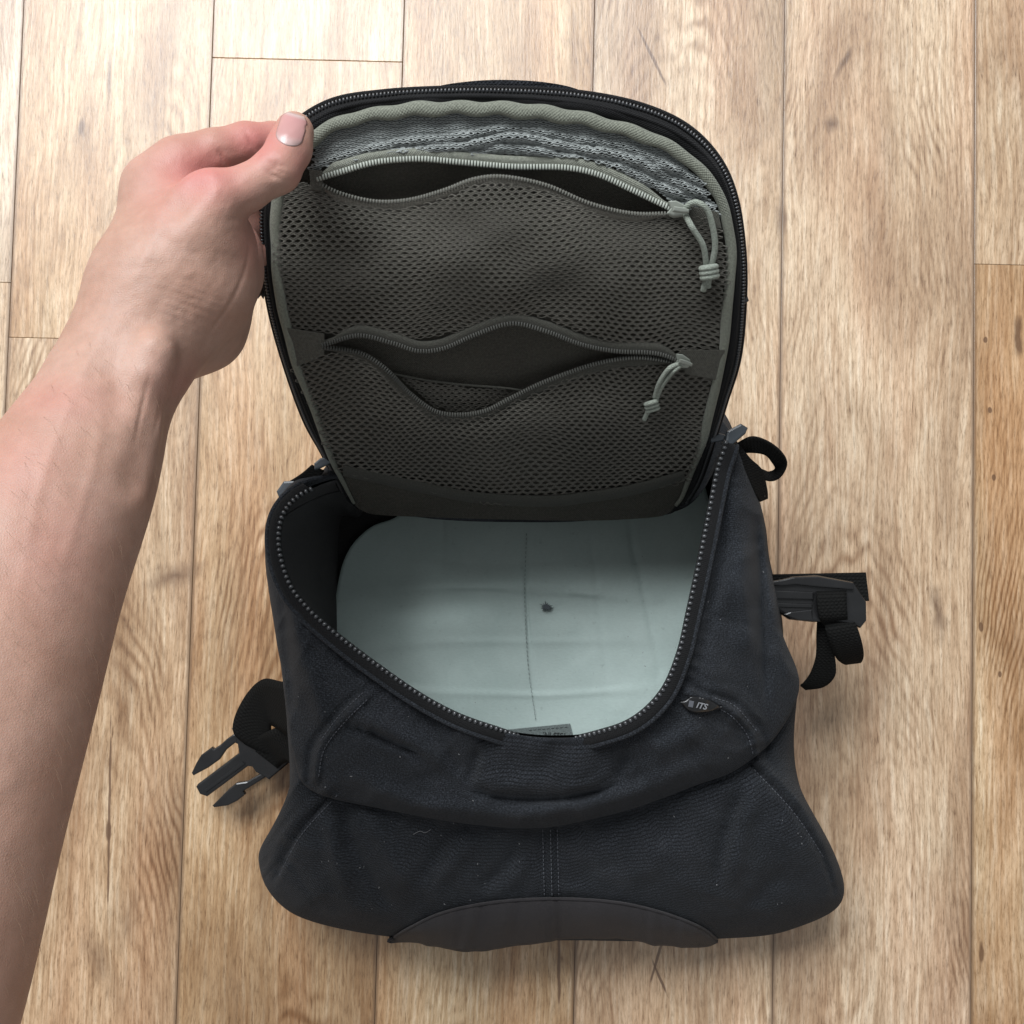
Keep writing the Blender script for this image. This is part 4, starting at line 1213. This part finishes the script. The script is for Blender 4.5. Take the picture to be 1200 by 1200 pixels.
# tendons and the bump at the base of the thumb
bumps = [(S(182, 412, .392, 22), S(172, 436, .394, 20), 0.010), (S(176, 430, .389, 17), S(158, 500, .397, 17), 0.010), (S(158, 500, .397, 17), S(142, 580, .404, 17), 0.012),
         (S(240, 238, .376, 27), S(250, 234, .376, 26), 0.010)]
caps += [(a, b, k) for a, b, k in bumps]
# hollows: (a, b, k) subtracted softly
cuts = [(S(140, 424, .428, 15), S(176, 378, .420, 17), 0.014),          # hollow beside the thumb tendon
        (S(222, 216, .3915, 8), S(205, 236, .392, 8), 0.012),            # web of the thumb
        (S(195, 470, .402, 10), S(168, 560, .412, 10), 0.012)]
creases = [[(252, 172), (262, 186), (270, 200)], [(288, 152), (292, 163), (298, 172), (304, 182)],            # index finger folds
           [(311, 190), (321, 199), (335, 204)], [(308, 184), (318, 192), (331, 197)], [(313, 196), (322, 206), (334, 211)], [(316, 186), (326, 192), (338, 196)], [(306, 193), (314, 203), (325, 212)], [(319, 182), (330, 188)],  # thumb knuckle
           [(296, 250), (286, 256), (270, 258)], [(292, 262), (292, 290), (286, 320), (272, 352), (250, 385), (236, 410)],
           [(190, 455), (188, 480), (180, 510)], [(176, 440), (166, 480), (158, 520)]]

def seg_dist(Pg, a, b):
    a_ = np.array(a[:3]); b2 = np.array(b[:3]); ab = b2 - a_
    t = np.clip(((Pg - a_) @ ab) / (ab @ ab + 1e-12), 0, 1)
    return np.linalg.norm(Pg - a_ - t[..., None] * ab, axis=-1) - (a[3] + (b[3] - a[3]) * t)

H_ = 0.0015
allp = np.array([c[i][:3] for c in caps for i in (0, 1)]); allr = np.array([c[i][3] for c in caps for i in (0, 1)])
lo = (allp - allr[:, None]).min(0) - 0.012; hi = (allp + allr[:, None]).max(0) + 0.012
dims = np.ceil((hi - lo) / H_).astype(int) + 1
D = np.full(dims, 0.05, np.float32)
ax = [lo[i] + np.arange(dims[i]) * H_ for i in range(3)]
def region(a, b, m):
    p0 = np.minimum(a[:3], b[:3]) - max(a[3], b[3]) - m; p1 = np.maximum(a[:3], b[:3]) + max(a[3], b[3]) + m
    i0 = np.clip(np.floor((p0 - lo) / H_).astype(int), 0, dims - 1); i1 = np.clip(np.ceil((p1 - lo) / H_).astype(int) + 1, 1, dims)
    return tuple(slice(i0[k], i1[k]) for k in range(3))
def smin(a, b, k):
    h = np.maximum(k - np.abs(a - b), 0) / k
    return np.minimum(a, b) - h * h * k * 0.25
for a, b, k in caps:
    sl = region(np.array(a), np.array(b), 0.03)
    G3 = np.stack(np.meshgrid(ax[0][sl[0]], ax[1][sl[1]], ax[2][sl[2]], indexing='ij'), -1)
    D[sl] = smin(D[sl], seg_dist(G3, a, b).astype(np.float32), k)
for a, b, k in cuts:
    sl = region(np.array(a), np.array(b), 0.03)
    G3 = np.stack(np.meshgrid(ax[0][sl[0]], ax[1][sl[1]], ax[2][sl[2]], indexing='ij'), -1)
    D[sl] = -smin(-D[sl], seg_dist(G3, a, b).astype(np.float32), k)

def surface_nets(D):
    s = D < 0
    cs = [s[i:s.shape[0] - 1 + i, j:s.shape[1] - 1 + j, k:s.shape[2] - 1 + k] for i in (0, 1) for j in (0, 1) for k in (0, 1)]
    anyc = np.logical_or.reduce(cs); allc = np.logical_and.reduce(cs)
    act = np.argwhere(anyc & ~allc)
    idm = -np.ones(anyc.shape, int); idm[tuple(act.T)] = np.arange(len(act))
    acc_ = np.zeros((len(act), 3)); cnt = np.zeros(len(act))
    corners = np.array([(i, j, k) for i in (0, 1) for j in (0, 1) for k in (0, 1)])
    val = np.stack([D[tuple((act + c).T)] for c in corners], 1).astype(float)
    for p in range(8):
        for q in range(p + 1, 8):
            if np.abs(corners[p] - corners[q]).sum() != 1: continue
            va, vb = val[:, p], val[:, q]
            m = (va < 0) != (vb < 0)
            t = np.where(m, va / (va - vb + 1e-20), 0)[:, None]
            acc_ += np.where(m[:, None], corners[p] * (1 - t) + corners[q] * t, 0); cnt += m
    V = act + acc_ / cnt[:, None]
    F = []
    for d in range(3):
        e1, e2 = (d + 1) % 3, (d + 2) % 3
        sl0 = [slice(None)] * 3; sl1 = [slice(None)] * 3
        sl0[d] = slice(0, -1); sl1[d] = slice(1, None)
        a, b = s[tuple(sl0)], s[tuple(sl1)]
        for flip, mm in ((False, a & ~b), (True, ~a & b)):
            idx = np.argwhere(mm)
            idx = idx[(idx[:, e1] > 0) & (idx[:, e2] > 0) & (idx[:, e1] < s.shape[e1] - 1) & (idx[:, e2] < s.shape[e2] - 1)]
            q = []
            for (o1, o2) in ((-1, -1), (0, -1), (0, 0), (-1, 0)):
                c = idx.copy(); c[:, e1] += o1; c[:, e2] += o2
                q.append(idm[tuple(c.T)])
            q = np.stack(q, 1)
            F.append(q[:, ::-1] if flip else q)
    return V, np.concatenate(F)
Vh, Fh = surface_nets(D)
Vh = lo + Vh * H_
# relax a little, then press the skin creases in
nb = np.zeros_like(Vh); ct = np.zeros(len(Vh))
E = np.concatenate([Fh[:, [0, 1]], Fh[:, [1, 2]], Fh[:, [2, 3]], Fh[:, [3, 0]]])
for it in range(3):
    nb[:] = 0; ct[:] = 0
    np.add.at(nb, E[:, 0], Vh[E[:, 1]]); np.add.at(nb, E[:, 1], Vh[E[:, 0]])
    np.add.at(ct, E[:, 0], 1); np.add.at(ct, E[:, 1], 1)
    Vh = Vh * 0.5 + 0.5 * nb / ct[:, None]
px_, py_ = to_px(Vh)
tri = np.cross(Vh[Fh[:, 1]] - Vh[Fh[:, 0]], Vh[Fh[:, 2]] - Vh[Fh[:, 0]])
vn = np.zeros_like(Vh)
for k in range(4): np.add.at(vn, Fh[:, k], tri)
vn /= np.linalg.norm(vn, axis=1)[:, None] + 1e-12
tocam = np.array([0, 0, CAM_H]) - Vh; tocam /= np.linalg.norm(tocam, axis=1)[:, None]
facing = np.clip((vn * tocam).sum(1), 0, 1)
for ci, cl in enumerate(creases):
    di, po = pl_dist(px_, py_, cr(cl, 16))
    dep, wid = ((.0012, 2.2), (.0012, 2.2), (.0013, 1.7), (.0010, 1.6), (.0012, 1.7), (.0008, 1.5), (.0008, 1.5), (.0006, 1.4))[ci] if ci < 8 else (.0010, 2.0)
    Vh -= vn * (dep * np.exp(-(di / wid) ** 2) * np.sin(np.pi * np.clip(po, .08, .92)) * facing)[:, None]
# small unevenness of the skin: veins, soft dents, fine wrinkles across the wrist
hz = np.clip((560 - py_) / 160, 0.25, 1)
amp = 0.00045 * vnoise(px_, py_, 40, 1) + hz * (0.00022 * vnoise(px_ + .5 * py_, py_, 16, 2) + 0.00013 * vnoise(px_, py_, 6, 5) + 0.00007 * vnoise(px_ * .7 + py_ * .7, (py_ - px_) * .35, 3, 6))
wr = np.exp(-((px_ - 225) / 40) ** 2 - ((py_ - 355) / 26) ** 2)
amp += 0.00016 * wr * np.sin((py_ - 0.35 * (px_ - 200)) * 0.62 + 1.5 * vnoise(px_, py_, 30, 3))
for vl, h in (([(150, 300), (128, 360), (105, 420), (70, 500), (40, 600), (20, 720)], .0005), ([(190, 250), (170, 300), (150, 340)], .0006), ([(125, 470), (105, 560), (60, 700)], .0004)):
    di, po = pl_dist(px_, py_, cr(vl, 30)); amp += h * np.exp(-(di / 7) ** 2) * np.sin(np.pi * np.clip(po, .05, .95))
Vh += vn * (amp * facing)[:, None]
fl_ = np.zeros(len(Vh))
for (x, y, rx, ry, a_) in [(235, 200, 60, 40, .9), (300, 165, 45, 35, .95), (190, 230, 40, 40, .35), (352, 190, 18, 35, .45), (60, 470, 70, 30, .30), (20, 540, 60, 60, .25), (60, 640, 60, 80, .2), (215, 450, 40, 30, .25), (300, 280, 25, 40, .4)]:
    fl_ = np.maximum(fl_, a_ * np.exp(-((px_ - x) / rx) ** 2 - ((py_ - y) / ry) ** 2))
hand = link('forearm_and_hand', Vh, Fh, M['skin'], person)
ca = hand.data.color_attributes.new('flush', 'FLOAT_COLOR', 'POINT')
ca.data.foreach_set('color', np.repeat(np.stack([fl_], 1), 4, 1).astype(np.float32).ravel())
sd = hand.modifiers.new('smooth', 'SUBSURF'); sd.levels = 1; sd.render_levels = 1
# thumb nail: a curved plate lying on the thumb
hbvh = bvh_of(hand)
acc = Acc()
cnt_ = 0
while cnt_ < 200:
    x, y = random.uniform(2, 190), random.uniform(400, 1190)
    h = hbvh.ray_cast(*ray(x, y))
    if h[0] is None or h[0].z < 0.3: continue
    cnt_ += 1
    p0 = np.array(h[0]); n0 = np.array(h[1]); dv = np.array([random.uniform(.1, .9), random.uniform(-1.1, -.4), 0.0]); dv -= n0 * dv.dot(n0); dv /= np.linalg.norm(dv)
    l = random.uniform(.004, .009)
    acc.add(*tube(np.array([p0, p0 + dv * l * .5 + n0 * l * .22, p0 + dv * l + n0 * l * .25]), np.array([.00005, .00004, .00001]), 3, cap=False))
acc.build('arm_hair', plastic('fair_hair', (0.42, 0.28, 0.19), 0.5), person, kind='stuff')
nu_, nv_ = 17, 20
axd = np.array([345.5 - 333, 131 - 172.0]); axd /= np.linalg.norm(axd); axs = np.array([-axd[1], axd[0]])
G = np.zeros((nu_, nv_, 3)); uvn = np.zeros((nu_, nv_, 2))
for i in range(nu_):
    for j in range(nv_):
        u = i / (nu_ - 1) * 2 - 1; v_ = j / (nv_ - 1)
        wv_ = 16.0 * (1 - 0.32 * max(0, (0.22 - v_) / 0.22) ** 2 - 0.42 * max(0, (v_ - 0.72) / 0.28) ** 2)
        cx, cy = 336 + axd[0] * 38 * v_, 170.5 + axd[1] * 38 * v_
        cx -= axd[0] * 3.0 * (u * u) * (1 - v_) * -1.0
        cy -= axd[1] * 3.0 * (u * u) * (1 - v_) * -1.0
        x, y = cx + axs[0] * u * wv_, cy + axs[1] * u * wv_
        for q in range(12):
            hh = hbvh.ray_cast(*ray(x, y))
            hc = hbvh.ray_cast(*ray(cx, cy))
            if hh[0] is not None and hc[0] is not None and hh[0].z > hc[0].z - 0.0042: break
            x += (cx - x) * 0.12; y += (cy - y) * 0.12
            if hc[0] is None: cx -= axd[0] * 2; cy -= axd[1] * 2; x -= axd[0] * 2; y -= axd[1] * 2
        h = drop(hbvh, x, y, 0.00045 * (1 - abs(u) ** 5) * min(1, v_ * 7) - 0.00015, 0.355)
        G[i, j] = h; uvn[i, j] = (u * .5 + .5, v_)
nail = link('thumbnail', G.reshape(-1, 3), grid_faces(nu_, nv_), M['nail'], person, uv=uvn.reshape(-1, 2))
md = nail.modifiers.new('thick', 'SOLIDIFY'); md.thickness = 0.0003; md.offset = -1

# ------------------------------------------------------------------ tidy the hierarchy: thing > part > sub-part
for hold in (lb, rb_, ra, la):
    kids = [o for o in hold.children if o.name.startswith('webbing')]
    main = kids[0]
    nm, lb_ = hold.name.split('.')[0], hold['label']
    for o in list(hold.children):
        if o is not main: o.parent = main
    main.parent = bag
    bpy.data.objects.remove(hold)
    main.name = nm; main['label'] = lb_
def depth(o):
    d = 0
    while o.parent: o = o.parent; d += 1
    return d
deep = [o for o in SC.objects if depth(o) > 2]
for o in sorted(deep, key=depth):
    p = o.parent
    while depth(p) > 1: p = p.parent
    o.parent = p
